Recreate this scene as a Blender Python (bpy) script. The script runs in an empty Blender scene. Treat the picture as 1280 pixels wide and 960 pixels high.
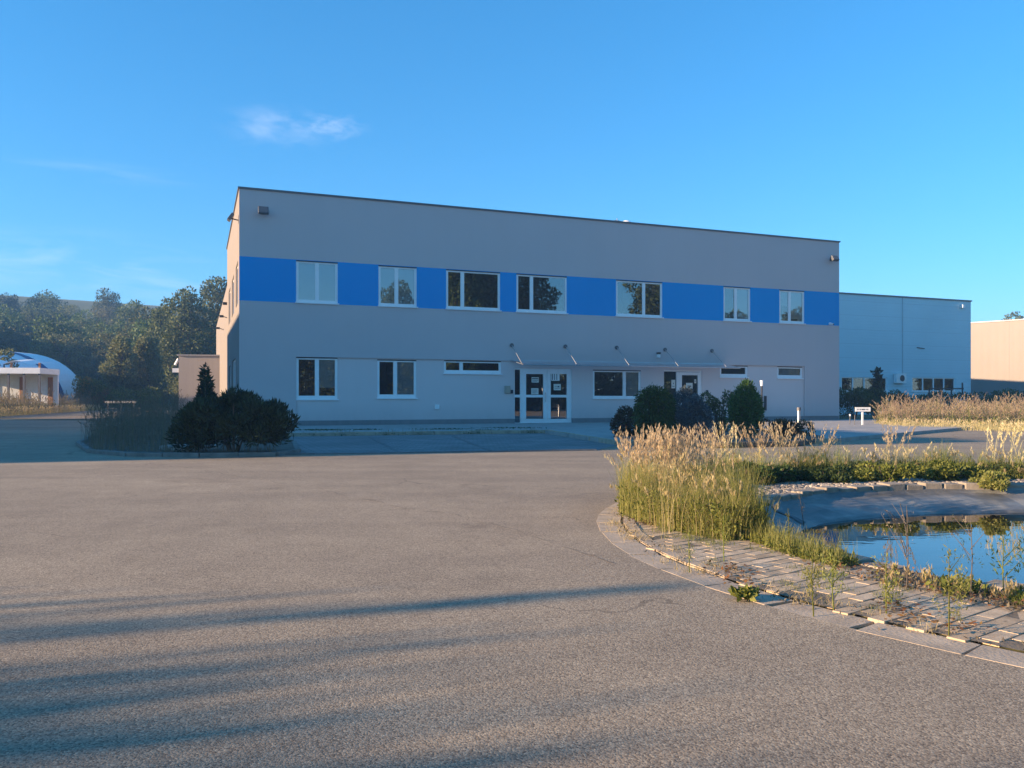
import bpy, math, random
import numpy as np
from mathutils import Vector, Matrix

random.seed(7)
rng = np.random.default_rng(11)
S = bpy.context.scene
COL = S.collection
R = math.radians

# ------------------------------------------------------------------ survey
F, HZ, CAMH = 1010.0, 500.0, 1.15          # focal length in px (1280 wide), horizon row, eye height


def G(px, py, z=0.0):
    y = F * (CAMH - z) / (py - HZ)
    return ((px - 640) / F * y, y)


def PY(px, py, y):
    return ((px - 640) / F * y, y, CAMH + (HZ - py) / F * y)


YA, YB = F * CAMH / 36.0, F * CAMH / 26.8
AX, AY = (299 - 640) / F * YA, YA
BX, BY = (1049 - 640) / F * YB, YB
LEN = math.hypot(BX - AX, BY - AY)
UX, UY = (BX - AX) / LEN, (BY - AY) / LEN
ANG = math.atan2(UY, UX)
HB = 9.6


def fac(px, py):                              # a facade point: distance along it and height
    m = (px - 640) / F
    s = (m * AY - AX) / (UX - m * UY)
    y = AY + s * UY
    return s, CAMH + (HZ - py) / F * y


SUN_AZ, SUN_EL = R(18.6), R(13.0)            # direction the light travels, measured from +X
DX, DY = math.cos(SUN_AZ), math.sin(SUN_AZ)


def ap(a, p):                                 # along / across the sunlight
    return (a * DX - p * DY, a * DY + p * DX)


# ------------------------------------------------------------------ helpers
class MB:
    def __init__(s):
        s.v, s.f, s.m, s.cur = [], [], [], 0

    def quad(s, *pts):
        i = len(s.v)
        s.v += [tuple(p) for p in pts]
        s.f.append(tuple(range(i, i + len(pts))))
        s.m.append(s.cur)
        return s

    def box(s, x0, x1, y0, y1, z0, z1, M=None):
        P = [(x0, y0, z0), (x1, y0, z0), (x1, y1, z0), (x0, y1, z0), (x0, y0, z1), (x1, y0, z1), (x1, y1, z1), (x0, y1, z1)]
        if M is not None:
            P = [tuple(M @ Vector(p)) for p in P]
        i = len(s.v)
        s.v += P
        for q in ((0, 3, 2, 1), (4, 5, 6, 7), (0, 1, 5, 4), (1, 2, 6, 5), (2, 3, 7, 6), (3, 0, 4, 7)):
            s.f.append(tuple(i + k for k in q))
            s.m.append(s.cur)
        return s

    def tube(s, pts, rad, n=6, cap=True):
        pts = [Vector(p) for p in pts]
        if not isinstance(rad, (list, tuple)):
            rad = [rad] * len(pts)
        base = len(s.v)
        for k, p in enumerate(pts):
            a = pts[max(0, k - 1)]
            b = pts[min(len(pts) - 1, k + 1)]
            t = (b - a).normalized()
            ref = Vector((0, 0, 1)) if abs(t.z) < .9 else Vector((1, 0, 0))
            x = t.cross(ref).normalized()
            y = t.cross(x)
            for j in range(n):
                q = 2 * math.pi * j / n
                s.v.append(tuple(p + (x * math.cos(q) + y * math.sin(q)) * rad[k]))
        for k in range(len(pts) - 1):
            for j in range(n):
                a, b = base + k * n + j, base + k * n + (j + 1) % n
                s.f.append((a, b, b + n, a + n))
                s.m.append(s.cur)
        if cap:
            s.f.append(tuple(base + j for j in range(n))[::-1])
            s.f.append(tuple(base + (len(pts) - 1) * n + j for j in range(n)))
            s.m += [s.cur, s.cur]
        return s

    def poly(s, pts, z):                      # flat polygon facing up
        return s.quad(*[(p[0], p[1], z) for p in pts])

    def slab(s, pts, z0, z1):                 # extruded counter-clockwise polygon
        n = len(pts)
        s.quad(*[(p[0], p[1], z1) for p in pts])
        for k in range(n):
            a, b = pts[k], pts[(k + 1) % n]
            s.quad((a[0], a[1], z0), (b[0], b[1], z0), (b[0], b[1], z1), (a[0], a[1], z1))
        return s

    def build(s, name, mats, parent=None, smooth=False, loc=None, rot=None, bevel=0):
        me = bpy.data.meshes.new(name)
        me.from_pydata(s.v, [], s.f)
        if not isinstance(mats, (list, tuple)):
            mats = [mats]
        for m in mats:
            me.materials.append(m)
        if len(mats) > 1:
            me.polygons.foreach_set('material_index', s.m)
        if smooth:
            me.polygons.foreach_set('use_smooth', [True] * len(me.polygons))
        me.update()
        o = bpy.data.objects.new(name, me)
        COL.objects.link(o)
        if parent is not None:
            o.parent = parent
        if loc is not None:
            o.location = loc
        if rot is not None:
            o.rotation_euler = rot
        if bevel:
            b = o.modifiers.new('edge', 'BEVEL')
            b.width = bevel
            b.segments = 2
            b.limit_method = 'ANGLE'
        return o


def tag(o, label, cat, group=None, kind=None):
    o['label'] = label
    o['category'] = cat
    if group:
        o['group'] = group
    if kind:
        o['kind'] = kind
    return o


def structure(o):
    o['kind'] = 'structure'
    return o


def empty(name, loc, rz, label, cat, group=None):
    o = bpy.data.objects.new(name, None)
    COL.objects.link(o)
    o.location = loc
    o.rotation_euler = (0, 0, rz)
    o.empty_display_size = .2
    return tag(o, label, cat, group)


def copy_tree(o, parent=None):
    c = o.copy()
    COL.objects.link(c)
    if parent is not None:
        c.parent = parent
    for ch in list(o.children):
        copy_tree(ch, c)
    return c


def leaves(name, P, D, Ln, W, mat, parent=None, flat=None):
    """one mesh of leaf-sized rhombs: base points P, axes D, lengths Ln, widths W"""
    n = len(P)
    D = D / (np.linalg.norm(D, axis=1, keepdims=True) + 1e-9)
    rnd = rng.normal(size=(n, 3)) if flat is None else flat + rng.normal(size=(n, 3)) * .35
    sd = np.cross(D, rnd)
    sd /= np.linalg.norm(sd, axis=1, keepdims=True) + 1e-9
    Ln = np.broadcast_to(np.asarray(Ln, float), (n,))[:, None]
    W = np.broadcast_to(np.asarray(W, float), (n,))[:, None]
    V = np.empty((n, 4, 3))
    V[:, 0] = P
    V[:, 1] = P + D * Ln * .45 + sd * W * .5
    V[:, 2] = P + D * Ln
    V[:, 3] = P + D * Ln * .45 - sd * W * .5
    me = bpy.data.meshes.new(name)
    me.vertices.add(n * 4)
    me.vertices.foreach_set('co', V.reshape(-1))
    me.loops.add(n * 4)
    me.loops.foreach_set('vertex_index', np.arange(n * 4, dtype=np.int32))
    me.polygons.add(n)
    me.polygons.foreach_set('loop_start', np.arange(0, n * 4, 4, dtype=np.int32))
    me.materials.append(mat)
    me.update(calc_edges=True)
    o = bpy.data.objects.new(name, me)
    COL.objects.link(o)
    if parent is not None:
        o.parent = parent
    return o


def blades(name, P, H, bend, W, mat, parent=None, segs=3):
    """grass blades as bent tapering strips"""
    n = len(P)
    az = rng.uniform(0, 2 * np.pi, n)
    sd = np.stack([np.cos(az), np.sin(az), np.zeros(n)], 1)
    bz = rng.uniform(0, 2 * np.pi, n)
    bd = np.stack([np.cos(bz), np.sin(bz), np.zeros(n)], 1) * (rng.uniform(.2, 1, n) * bend)[:, None]
    V = np.empty((n, (segs + 1) * 2, 3))
    tips = None
    for k in range(segs + 1):
        t = k / segs
        c = P + bd * (t * t)[..., None] if False else P + bd * (t * t)
        c = c.copy()
        c[:, 2] += H * (t - .12 * t * t)
        w = (W * (1 - .85 * t))[:, None] if hasattr(W, '__len__') else W * (1 - .85 * t)
        V[:, 2 * k] = c + sd * w * .5
        V[:, 2 * k + 1] = c - sd * w * .5
        tips = c
    fs = []
    per = (segs + 1) * 2
    base = np.arange(n)[:, None] * per
    quads = [base + np.array([[2 * k, 2 * k + 1, 2 * k + 3, 2 * k + 2]]) for k in range(segs)]
    Q = np.stack(quads, 1).reshape(-1)
    me = bpy.data.meshes.new(name)
    me.vertices.add(n * per)
    me.vertices.foreach_set('co', V.reshape(-1))
    nf = n * segs
    me.loops.add(nf * 4)
    me.loops.foreach_set('vertex_index', Q.astype(np.int32))
    me.polygons.add(nf)
    me.polygons.foreach_set('loop_start', np.arange(0, nf * 4, 4, dtype=np.int32))
    me.materials.append(mat)
    me.update(calc_edges=True)
    o = bpy.data.objects.new(name, me)
    COL.objects.link(o)
    if parent is not None:
        o.parent = parent
    return o, tips, bd


def join_into(a, others):
    """merge foliage meshes (same thing) into object a, keeping materials"""
    obs = [a] + others
    V, Fs, mi, mats, off = [], [], [], [], 0
    for o in obs:
        me = o.data
        co = np.empty(len(me.vertices) * 3)
        me.vertices.foreach_get('co', co)
        V.append(co.reshape(-1, 3))
        lv = np.empty(len(me.loops), np.int32)
        me.loops.foreach_get('vertex_index', lv)
        Fs.append((lv + off).reshape(-1, 4))
        ms = [m for m in me.materials]
        ids = np.zeros(len(me.polygons), np.int32)
        me.polygons.foreach_get('material_index', ids)
        remap = []
        for m in ms:
            if m not in mats:
                mats.append(m)
            remap.append(mats.index(m))
        mi.append(np.array(remap, np.int32)[ids])
        off += len(me.vertices)
    V = np.concatenate(V)
    Fs = np.concatenate(Fs)
    mi = np.concatenate(mi)
    me = bpy.data.meshes.new(a.name)
    me.vertices.add(len(V))
    me.vertices.foreach_set('co', V.reshape(-1))
    me.loops.add(Fs.size)
    me.loops.foreach_set('vertex_index', Fs.reshape(-1).astype(np.int32))
    me.polygons.add(len(Fs))
    me.polygons.foreach_set('loop_start', np.arange(0, Fs.size, 4, dtype=np.int32))
    for m in mats:
        me.materials.append(m)
    me.polygons.foreach_set('material_index', mi)
    me.update(calc_edges=True)
    a.data = me
    for o in others:
        bpy.data.objects.remove(o)
    return a


# ------------------------------------------------------------------ materials
class Nodes:
    def __init__(s, name):
        s.mat = bpy.data.materials.new(name)
        s.mat.use_nodes = True
        s.t = s.mat.node_tree
        s.b = s.t.nodes['Principled BSDF']
        s.out = s.t.nodes['Material Output']

    def n(s, ty, **kw):
        x = s.t.nodes.new(ty)
        for k, v in kw.items():
            if k in x.inputs:
                x.inputs[k].default_value = v
            else:
                setattr(x, k, v)
        return x

    def l(s, a, b):
        s.t.links.new(a, b)

    def co(s, scale=(1, 1, 1), rot=(0, 0, 0), kind='Object'):
        tc = s.n('ShaderNodeTexCoord')
        mp = s.n('ShaderNodeMapping')
        mp.inputs['Scale'].default_value = scale
        mp.inputs['Rotation'].default_value = rot
        s.l(tc.outputs[kind], mp.inputs['Vector'])
        return mp.outputs['Vector']

    def world(s, scale=(1, 1, 1), rot=(0, 0, 0)):
        g = s.n('ShaderNodeNewGeometry')
        mp = s.n('ShaderNodeMapping')
        mp.inputs['Scale'].default_value = scale
        mp.inputs['Rotation'].default_value = rot
        s.l(g.outputs['Position'], mp.inputs['Vector'])
        return mp.outputs['Vector']

    def noise(s, vec, scale, detail=4, rough=.55, dist=0):
        x = s.n('ShaderNodeTexNoise')
        x.inputs['Scale'].default_value = scale
        x.inputs['Detail'].default_value = detail
        x.inputs['Roughness'].default_value = rough
        x.inputs['Distortion'].default_value = dist
        if vec is not None:
            s.l(vec, x.inputs['Vector'])
        return x.outputs['Fac']

    def ramp(s, fac, stops, interp='LINEAR'):
        r = s.n('ShaderNodeValToRGB')
        r.color_ramp.interpolation = interp
        e = r.color_ramp.elements
        while len(e) < len(stops):
            e.new(.5)
        for i, (p, c) in enumerate(stops):
            e[i].position = p
            e[i].color = tuple(c) + (1,) if len(c) == 3 else c
        s.l(fac, r.inputs['Fac'])
        return r.outputs['Color']

    def mix(s, fac, a, b, mode='MIX'):
        m = s.n('ShaderNodeMix', data_type='RGBA', blend_type=mode)
        for sock, v in ((m.inputs[0], fac), (m.inputs[6], a), (m.inputs[7], b)):
            if hasattr(v, 'is_output'):
                s.l(v, sock)
            elif isinstance(v, (tuple, list)):
                sock.default_value = tuple(v) + (1,) if len(v) == 3 else v
            else:
                sock.default_value = v
        return m.outputs[2]

    def math(s, op, a, b=0.0, c=None):
        m = s.n('ShaderNodeMath', operation=op)
        for i, v in enumerate((a, b, c)):
            if v is None:
                continue
            if hasattr(v, 'is_output'):
                s.l(v, m.inputs[i])
            else:
                m.inputs[i].default_value = v
        return m.outputs[0]

    def bump(s, h, strength=.3, dist=.01):
        b = s.n('ShaderNodeBump')
        b.inputs['Strength'].default_value = strength
        b.inputs['Distance'].default_value = dist
        s.l(h, b.inputs['Height'])
        s.l(b.outputs['Normal'], s.b.inputs['Normal'])
        return b

    def base(s, c):
        if hasattr(c, 'is_output'):
            s.l(c, s.b.inputs['Base Color'])
        else:
            s.b.inputs['Base Color'].default_value = tuple(c) + (1,)


def mul(c, k):
    return tuple(min(1, x * k) for x in c)


def simple(name, c, rough=.6, metal=0.0, var=.08, scale=3.0, bump=0.0, bscale=40.0):
    m = Nodes(name)
    v = m.world()
    f = m.noise(v, scale, 4)
    m.base(m.ramp(f, [(.3, mul(c, 1 - var)), (.7, mul(c, 1 + var))]))
    m.b.inputs['Roughness'].default_value = rough
    m.b.inputs['Metallic'].default_value = metal
    if bump:
        m.bump(m.noise(m.world(), bscale, 3), bump, .01)
    return m.mat


def plaster(name, c, streak=.06, splash=False):
    m = Nodes(name)
    v = m.world()
    big = m.noise(v, .35, 5)
    col = m.ramp(big, [(.25, mul(c, .94)), (.75, mul(c, 1.05))])
    st = m.noise(m.world(scale=(2.2, 2.2, .12)), 1.6, 5, .6)
    col = m.mix(.5, col, m.ramp(st, [(.35, mul(c, 1 - streak * 2)), (.6, c)]), 'MIX')
    if splash:                                  # dried splash and algae above the plinth
        g = m.n('ShaderNodeNewGeometry')
        sp = m.n('ShaderNodeSeparateXYZ')
        m.l(g.outputs['Position'], sp.inputs[0])
        mr = m.n('ShaderNodeMapRange')
        mr.inputs['From Min'].default_value = .25
        mr.inputs['From Max'].default_value = 1.0
        mr.inputs['To Min'].default_value = .55
        mr.inputs['To Max'].default_value = 0
        m.l(sp.outputs[2], mr.inputs['Value'])
        nz = m.noise(m.world(scale=(1, 1, .5)), 2.2, 6, .7)
        k = m.math('MULTIPLY', mr.outputs[0], m.math('MULTIPLY', nz, 1.3))
        col = m.mix(k, col, mul(c, .62))
    m.base(col)
    m.b.inputs['Roughness'].default_value = .85
    m.bump(m.noise(v, 160, 3, .6), .25, .004)
    return m.mat


def leafmat(name, cols, trans=.35, rough=.6):
    """colour changes from leaf to leaf and from clump to clump"""
    m = Nodes(name)
    g = m.n('ShaderNodeNewGeometry')
    n = len(cols)
    c1 = m.ramp(g.outputs['Random Per Island'], [(i / max(1, n - 1), c) for i, c in enumerate(cols)])
    oi = m.n('ShaderNodeObjectInfo')
    hs = m.n('ShaderNodeHueSaturation')
    hs.inputs['Saturation'].default_value = 1.0
    m.l(m.math('MULTIPLY_ADD', oi.outputs['Random'], .035, .483), hs.inputs['Hue'])
    m.l(m.math('MULTIPLY_ADD', oi.outputs['Random'], .5, .75), hs.inputs['Value'])
    m.l(c1, hs.inputs['Color'])
    m.base(hs.outputs['Color'])
    m.b.inputs['Roughness'].default_value = rough
    m.b.inputs['Specular IOR Level'].default_value = .25
    tr = m.n('ShaderNodeBsdfTranslucent')
    m.l(hs.outputs['Color'], tr.inputs['Color'])
    mx = m.n('ShaderNodeMixShader')
    mx.inputs[0].default_value = trans
    m.l(m.b.outputs[0], mx.inputs[1])
    m.l(tr.outputs[0], mx.inputs[2])
    m.l(mx.outputs[0], m.out.inputs['Surface'])
    return m.mat


def asphalt(name, tone=1.0, chip=70.0):
    m = Nodes(name)
    v = m.world()
    vo = m.n('ShaderNodeTexVoronoi', feature='F1')
    vo.inputs['Scale'].default_value = chip
    m.l(v, vo.inputs['Vector'])
    sep = m.n('ShaderNodeSeparateColor')
    m.l(vo.outputs['Color'], sep.inputs[0])
    a, b, c = (.10, .077, .055), (.187, .15, .108), (.30, .25, .18)
    a, b, c = mul(a, tone), mul(b, tone), mul(c, tone)
    grain = m.ramp(sep.outputs[0], [(0, a), (.45, b), (.85, mul(b, 1.25)), (1, c)])
    big = m.noise(v, .22, 6, .6, .4)
    mid = m.noise(m.world(scale=(1, 1, 1)), 1.7, 5, .65)
    grain = m.mix(1.0, grain, m.ramp(big, [(.3, (.8, .79, .78)), (.7, (1.12, 1.1, 1.06))]), 'MULTIPLY')
    grain = m.mix(1.0, grain, m.ramp(mid, [(.3, (.88, .88, .88)), (.65, (1.06, 1.06, 1.05))]), 'MULTIPLY')
    # faint tyre-polished bands across the yard
    wv = m.noise(m.world(scale=(.05, .55, 1), rot=(0, 0, R(-24))), 1.4, 4, .55, .6)
    grain = m.mix(1.0, grain, m.ramp(wv, [(.35, (.86, .86, .87)), (.6, (1.05, 1.05, 1.04))]), 'MULTIPLY')
    st = m.noise(v, .8, 5, .7, .6)              # stains and worn patches
    grain = m.mix(1.0, grain, m.ramp(st, [(.30, (.80, .79, .79)), (.40, (1, 1, 1)), (.62, (1, 1, 1)), (.72, (1.10, 1.09, 1.07))]), 'MULTIPLY')
    ce = m.n('ShaderNodeTexVoronoi', feature='DISTANCE_TO_EDGE')   # hairline cracks in a few places
    ce.inputs['Scale'].default_value = .34
    wob = m.n('ShaderNodeTexNoise')
    wob.inputs['Scale'].default_value = 1.1
    wob.inputs['Detail'].default_value = 6
    m.l(v, wob.inputs['Vector'])
    add = m.n('ShaderNodeVectorMath', operation='MULTIPLY_ADD')
    m.l(wob.outputs['Color'], add.inputs[0])
    add.inputs[1].default_value = (1.1, 1.1, 0)
    m.l(v, add.inputs[2])
    m.l(add.outputs[0], ce.inputs['Vector'])
    line = m.math('LESS_THAN', ce.outputs['Distance'], .0028)
    where = m.math('GREATER_THAN', m.noise(v, .16, 2), .53)
    grain = m.mix(m.math('MULTIPLY', m.math('MULTIPLY', line, where), .45), grain, mul(a, .5))
    m.base(grain)
    m.b.inputs['Roughness'].default_value = .9
    m.b.inputs['Specular IOR Level'].default_value = .3
    h = m.math('SUBTRACT', 1.0, vo.outputs['Distance'])
    h2 = m.math('MULTIPLY_ADD', m.noise(v, 38, 4, .7), 1.3, h)
    m.bump(h2, .30, .004)
    return m.mat


M = {}
M['asphalt'] = asphalt('asphalt', 1.75, 135.0)
M['asphalt_old'] = asphalt('asphalt_old', 1.3, 60)
M['wall'] = plaster('grey_render', (.57, .50, .49), .015)
M['wall_low'] = plaster('pale_grey_render', (.70, .60, .575), .015, True)
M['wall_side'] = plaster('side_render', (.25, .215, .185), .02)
M['blue'] = plaster('blue_render', (.003, .31, .70), .01)
M['blue'].node_tree.nodes['Principled BSDF'].inputs['Specular IOR Level'].default_value = .05
M['plinth'] = plaster('plinth_render', (.24, .23, .23), .12)
M['white'] = simple('white_plastic', (.86, .86, .85), .35, var=.03)
M['sill'] = simple('white_sill', (.84, .84, .84), .35, var=.03)
M['coping'] = simple('coping_metal', (.13, .13, .14), .45, .6)
M['steel'] = simple('brushed_steel', (.55, .55, .55), .38, .9)
M['darkmetal'] = simple('dark_metal', (.05, .05, .055), .5, .4)
M['greybox'] = simple('grey_lamp_case', (.13, .13, .135), .5, .2)
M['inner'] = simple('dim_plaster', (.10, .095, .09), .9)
M['blind'] = simple('pale_blind', (.85, .87, .85), .8, var=.04)
M['paper'] = simple('paper', (.72, .7, .62), .8, var=.04)
M['ink'] = simple('ink', (.09, .09, .1), .8)
M['concrete'] = simple('concrete', (.36, .34, .31), .85, var=.18, scale=2.5, bump=.3, bscale=60)
M['kerb'] = simple('kerb_stone', (.42, .335, .24), .85, var=.22, scale=5, bump=.4, bscale=50)
M['soil'] = simple('soil', (.12, .095, .07), .95, var=.35, scale=6, bump=.8, bscale=30)
M['beige'] = simple('beige_box', (.42, .36, .28), .6)
M['bark'] = simple('bark', (.10, .08, .06), .9, var=.3, scale=8, bump=.6, bscale=25)


def glass(name, tint=(.70, .75, .78), boost=.25):
    m = Nodes(name)
    tr = m.n('ShaderNodeBsdfTransparent')
    tr.inputs['Color'].default_value = tint + (1,)
    gl = m.n('ShaderNodeBsdfGlossy')
    gl.inputs['Roughness'].default_value = .012
    gl.inputs['Color'].default_value = (.95, .97, 1, 1)
    fr = m.n('ShaderNodeFresnel')
    fr.inputs['IOR'].default_value = 1.7
    nb = m.n('ShaderNodeBump')
    nb.inputs['Strength'].default_value = .05
    nb.inputs['Distance'].default_value = .02
    m.l(m.noise(m.world(), 1.3, 1), nb.inputs['Height'])
    m.l(nb.outputs[0], gl.inputs['Normal'])
    mx = m.n('ShaderNodeMixShader')
    m.l(m.math('MAXIMUM', m.math('MULTIPLY', fr.outputs[0], 1.0), boost), mx.inputs[0])
    m.l(tr.outputs[0], mx.inputs[1])
    m.l(gl.outputs[0], mx.inputs[2])
    m.l(mx.outputs[0], m.out.inputs['Surface'])
    return m.mat


M['glass'] = glass('window_glass')
M['canopy_glass'] = glass('canopy_glass', (.5, .55, .58), .08)
M['hall_glass'] = glass('hall_glass', (.3, .34, .36), .14)


def panels(name, c, pitch, axis='V', depth=.25):
    """profiled sheet cladding"""
    m = Nodes(name)
    tc = m.n('ShaderNodeTexCoord')
    sp = m.n('ShaderNodeSeparateXYZ')
    m.l(tc.outputs['Object'], sp.inputs[0])
    src = sp.outputs[2] if axis == 'H' else sp.outputs[0]
    fr = m.math('FRACT', m.math('MULTIPLY', src, 1 / pitch))
    seam = m.math('LESS_THAN', fr, .03)
    v = m.world()
    big = m.noise(v, .25, 4)
    col = m.ramp(big, [(.3, mul(c, .95)), (.7, mul(c, 1.05))])
    col = m.mix(seam, col, mul(c, .88))
    m.base(col)
    m.b.inputs['Roughness'].default_value = .55
    w = m.math('SINE', m.math('MULTIPLY', src, 2 * math.pi / (pitch / 5)))
    m.bump(w, depth, .01)
    return m.mat


M['hall'] = panels('hall_cladding', (.52, .71, .76), 1.1, 'H')
M['greycladding'] = simple('joint_strip', (.33, .46, .50), .5)
M['cream'] = panels('cream_cladding', (.235, .20, .165), 4.0, 'V')
M['annex'] = plaster('annex_render', (.40, .34, .29))
M['brown'] = plaster('store_render', (.35, .33, .32))
M['tent'] = simple('tent_fabric', (.82, .84, .86), .5, var=.06)
M['tentblue'] = simple('tent_blue', (.02, .07, .20), .5)
M['orange'] = simple('orange_panel', (.36, .18, .09), .6)
M['roofing'] = simple('bitumen_roof', (.12, .12, .12), .9)


def paverpark():
    m = Nodes('bay_paving')
    br = m.n('ShaderNodeTexBrick')
    br.inputs['Scale'].default_value = 1.0
    br.inputs['Brick Width'].default_value = .4
    br.inputs['Row Height'].default_value = .2
    br.inputs['Mortar Size'].default_value = .012
    br.inputs['Color1'].default_value = (.26, .25, .24, 1)
    br.inputs['Color2'].default_value = (.20, .195, .19, 1)
    br.inputs['Mortar'].default_value = (.09, .09, .075, 1)
    m.l(m.world(rot=(0, 0, -ANG)), br.inputs['Vector'])
    big = m.noise(m.world(), .6, 5, .6)
    m.base(m.mix(1.0, br.outputs['Color'], m.ramp(big, [(.3, (.75, .75, .75)), (.65, (1.1, 1.1, 1.1))]), 'MULTIPLY'))
    m.b.inputs['Roughness'].default_value = .85
    return m.mat


M['baypaving'] = paverpark()


def paver_mat():
    m = Nodes('old_pavers')
    g = m.n('ShaderNodeNewGeometry')
    c = m.ramp(g.outputs['Random Per Island'], [(0, (.42, .32, .215)), (.5, (.51, .395, .27)), (1, (.58, .455, .32))])
    d = m.noise(m.world(), 9, 6, .7)
    c = m.mix(1.0, c, m.ramp(d, [(.3, (.66, .64, .6)), (.6, (1.05, 1.04, 1.0))]), 'MULTIPLY')
    m.base(c)
    m.b.inputs['Roughness'].default_value = .9
    m.bump(m.noise(m.world(), 90, 4, .65), .4, .006)
    return m.mat


M['paver'] = paver_mat()


def ground_mat():
    m = Nodes('dry_ground')
    a = m.noise(m.world(), .15, 6, .6)
    b = m.noise(m.world(), 4, 5, .65)
    c = m.ramp(a, [(.35, (.17, .145, .09)), (.5, (.13, .13, .06)), (.68, (.085, .10, .04))])
    m.base(m.mix(1.0, c, m.ramp(b, [(.3, (.65, .65, .65)), (.7, (1.2, 1.2, 1.15))]), 'MULTIPLY'))
    m.b.inputs['Roughness'].default_value = .95
    m.bump(b, .6, .05)
    return m.mat


M['ground'] = ground_mat()


def hill_mat():
    m = Nodes('hill_grass')
    a = m.noise(m.world(), .03, 6, .6)
    m.base(m.ramp(a, [(.35, (.10, .12, .045)), (.65, (.16, .165, .06))]))
    m.b.inputs['Roughness'].default_value = .95
    return m.mat


M['hill'] = hill_mat()


def water_mat():
    m = Nodes('still_water')
    m.base((.012, .016, .010))
    m.b.inputs['Roughness'].default_value = .015
    m.b.inputs['IOR'].default_value = 1.45
    m.b.inputs['Specular IOR Level'].default_value = .7
    m.bump(m.noise(m.world(scale=(1, 2.2, 1)), 2.6, 2, .4), .018, .05)
    return m.mat


M['water'] = water_mat()


def liner_mat():
    m = Nodes('rubber_liner')
    v = m.world(scale=(1, 1, 6))
    a = m.noise(v, 1.6, 6, .62)
    m.base(m.ramp(a, [(.3, (.07, .073, .07)), (.52, (.155, .155, .145)), (.72, (.31, .295, .25))]))
    m.b.inputs['Roughness'].default_value = .55
    m.bump(m.noise(m.world(), 3.5, 4), .35, .05)
    return m.mat


M['liner'] = liner_mat()
M['pebble'] = None


def pebble_mat():
    m = Nodes('pebbles')
    g = m.n('ShaderNodeNewGeometry')
    m.base(m.ramp(g.outputs['Random Per Island'], [(0, (.17, .145, .12)), (.5, (.29, .25, .21)), (1, (.44, .39, .33))]))
    m.b.inputs['Roughness'].default_value = .8
    return m.mat


M['pebble'] = pebble_mat()

L = {}
L['forest'] = leafmat('leaf_forest', [(.06, .092, .036), (.10, .14, .052), (.145, .185, .07)])
L['pale'] = leafmat('leaf_pale', [(.12, .135, .055), (.18, .19, .08), (.24, .24, .11)])
L['tall'] = leafmat('leaf_tall', [(.07, .095, .036), (.11, .14, .05), (.16, .18, .07)])
L['yew'] = leafmat('leaf_yew', [(.02, .038, .018), (.034, .058, .027), (.06, .088, .038)], .15)
L['thuja'] = leafmat('leaf_thuja', [(.04, .08, .02), (.065, .12, .03), (.10, .16, .035)], .25)
L['spruce'] = leafmat('leaf_spruce', [(.05, .075, .085), (.08, .105, .115), (.12, .15, .155)], .15)
L['red'] = leafmat('leaf_red', [(.06, .03, .02), (.09, .055, .025), (.07, .08, .03)], .3)
L['olive'] = leafmat('leaf_olive', [(.08, .10, .04), (.14, .15, .06), (.22, .21, .10)], .4)
L['weedgreen'] = leafmat('leaf_weed', [(.09, .12, .022), (.18, .21, .04), (.30, .31, .07)], .45)
L['weeddeep'] = leafmat('leaf_weed_deep', [(.03, .06, .018), (.05, .09, .025), (.09, .13, .035)], .35)
L['lime'] = leafmat('leaf_lime', [(.20, .23, .05), (.32, .33, .085), (.44, .41, .15)], .5)
L['straw'] = leafmat('straw', [(.44, .35, .15), (.58, .48, .23), (.68, .58, .31)], .45)
L['plume'] = leafmat('plume', [(.58, .46, .25), (.70, .57, .33), (.78, .65, .42)], .5)
L['dull'] = leafmat('leaf_dull', [(.20, .16, .11), (.28, .23, .16), (.18, .17, .09)], .4)
L['pinkdry'] = leafmat('leaf_pinkdry', [(.42, .31, .20), (.54, .42, .28), (.42, .36, .18)], .45)
L['brownleaf'] = leafmat('leaf_brown', [(.16, .07, .03), (.26, .13, .05), (.20, .15, .06)], .3)
L['orange'] = leafmat('leaf_orange', [(.30, .13, .03), (.36, .20, .05), (.20, .17, .05)], .3)

# ------------------------------------------------------------------ ground, yard, roads
PC = (6.0, 7.05)                               # centre of the round pond
NSEG = 128


def ring_pts(r, n=NSEG, a0=0, a1=2 * math.pi):
    return [(PC[0] + r * math.cos(a0 + (a1 - a0) * k / n), PC[1] + r * math.sin(a0 + (a1 - a0) * k / n)) for k in range(n + 1)]


def annulus(mb, r0, r1, z0, z1, n=NSEG, a0=0, a1=2 * math.pi):
    A_, B_ = ring_pts(r0, n, a0, a1), ring_pts(r1, n, a0, a1)
    for k in range(n):
        mb.quad((*A_[k], z0), (*B_[k], z1), (*B_[k + 1], z1), (*A_[k + 1], z0))


g = MB()
for r0, r1 in ((4.2, 12), (12, 40), (40, 120), (120, 400), (400, 1500), (1500, 6000)):
    annulus(g, r0, r1, -.014, -.014)
structure(g.build('ground', M['ground']))


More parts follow.
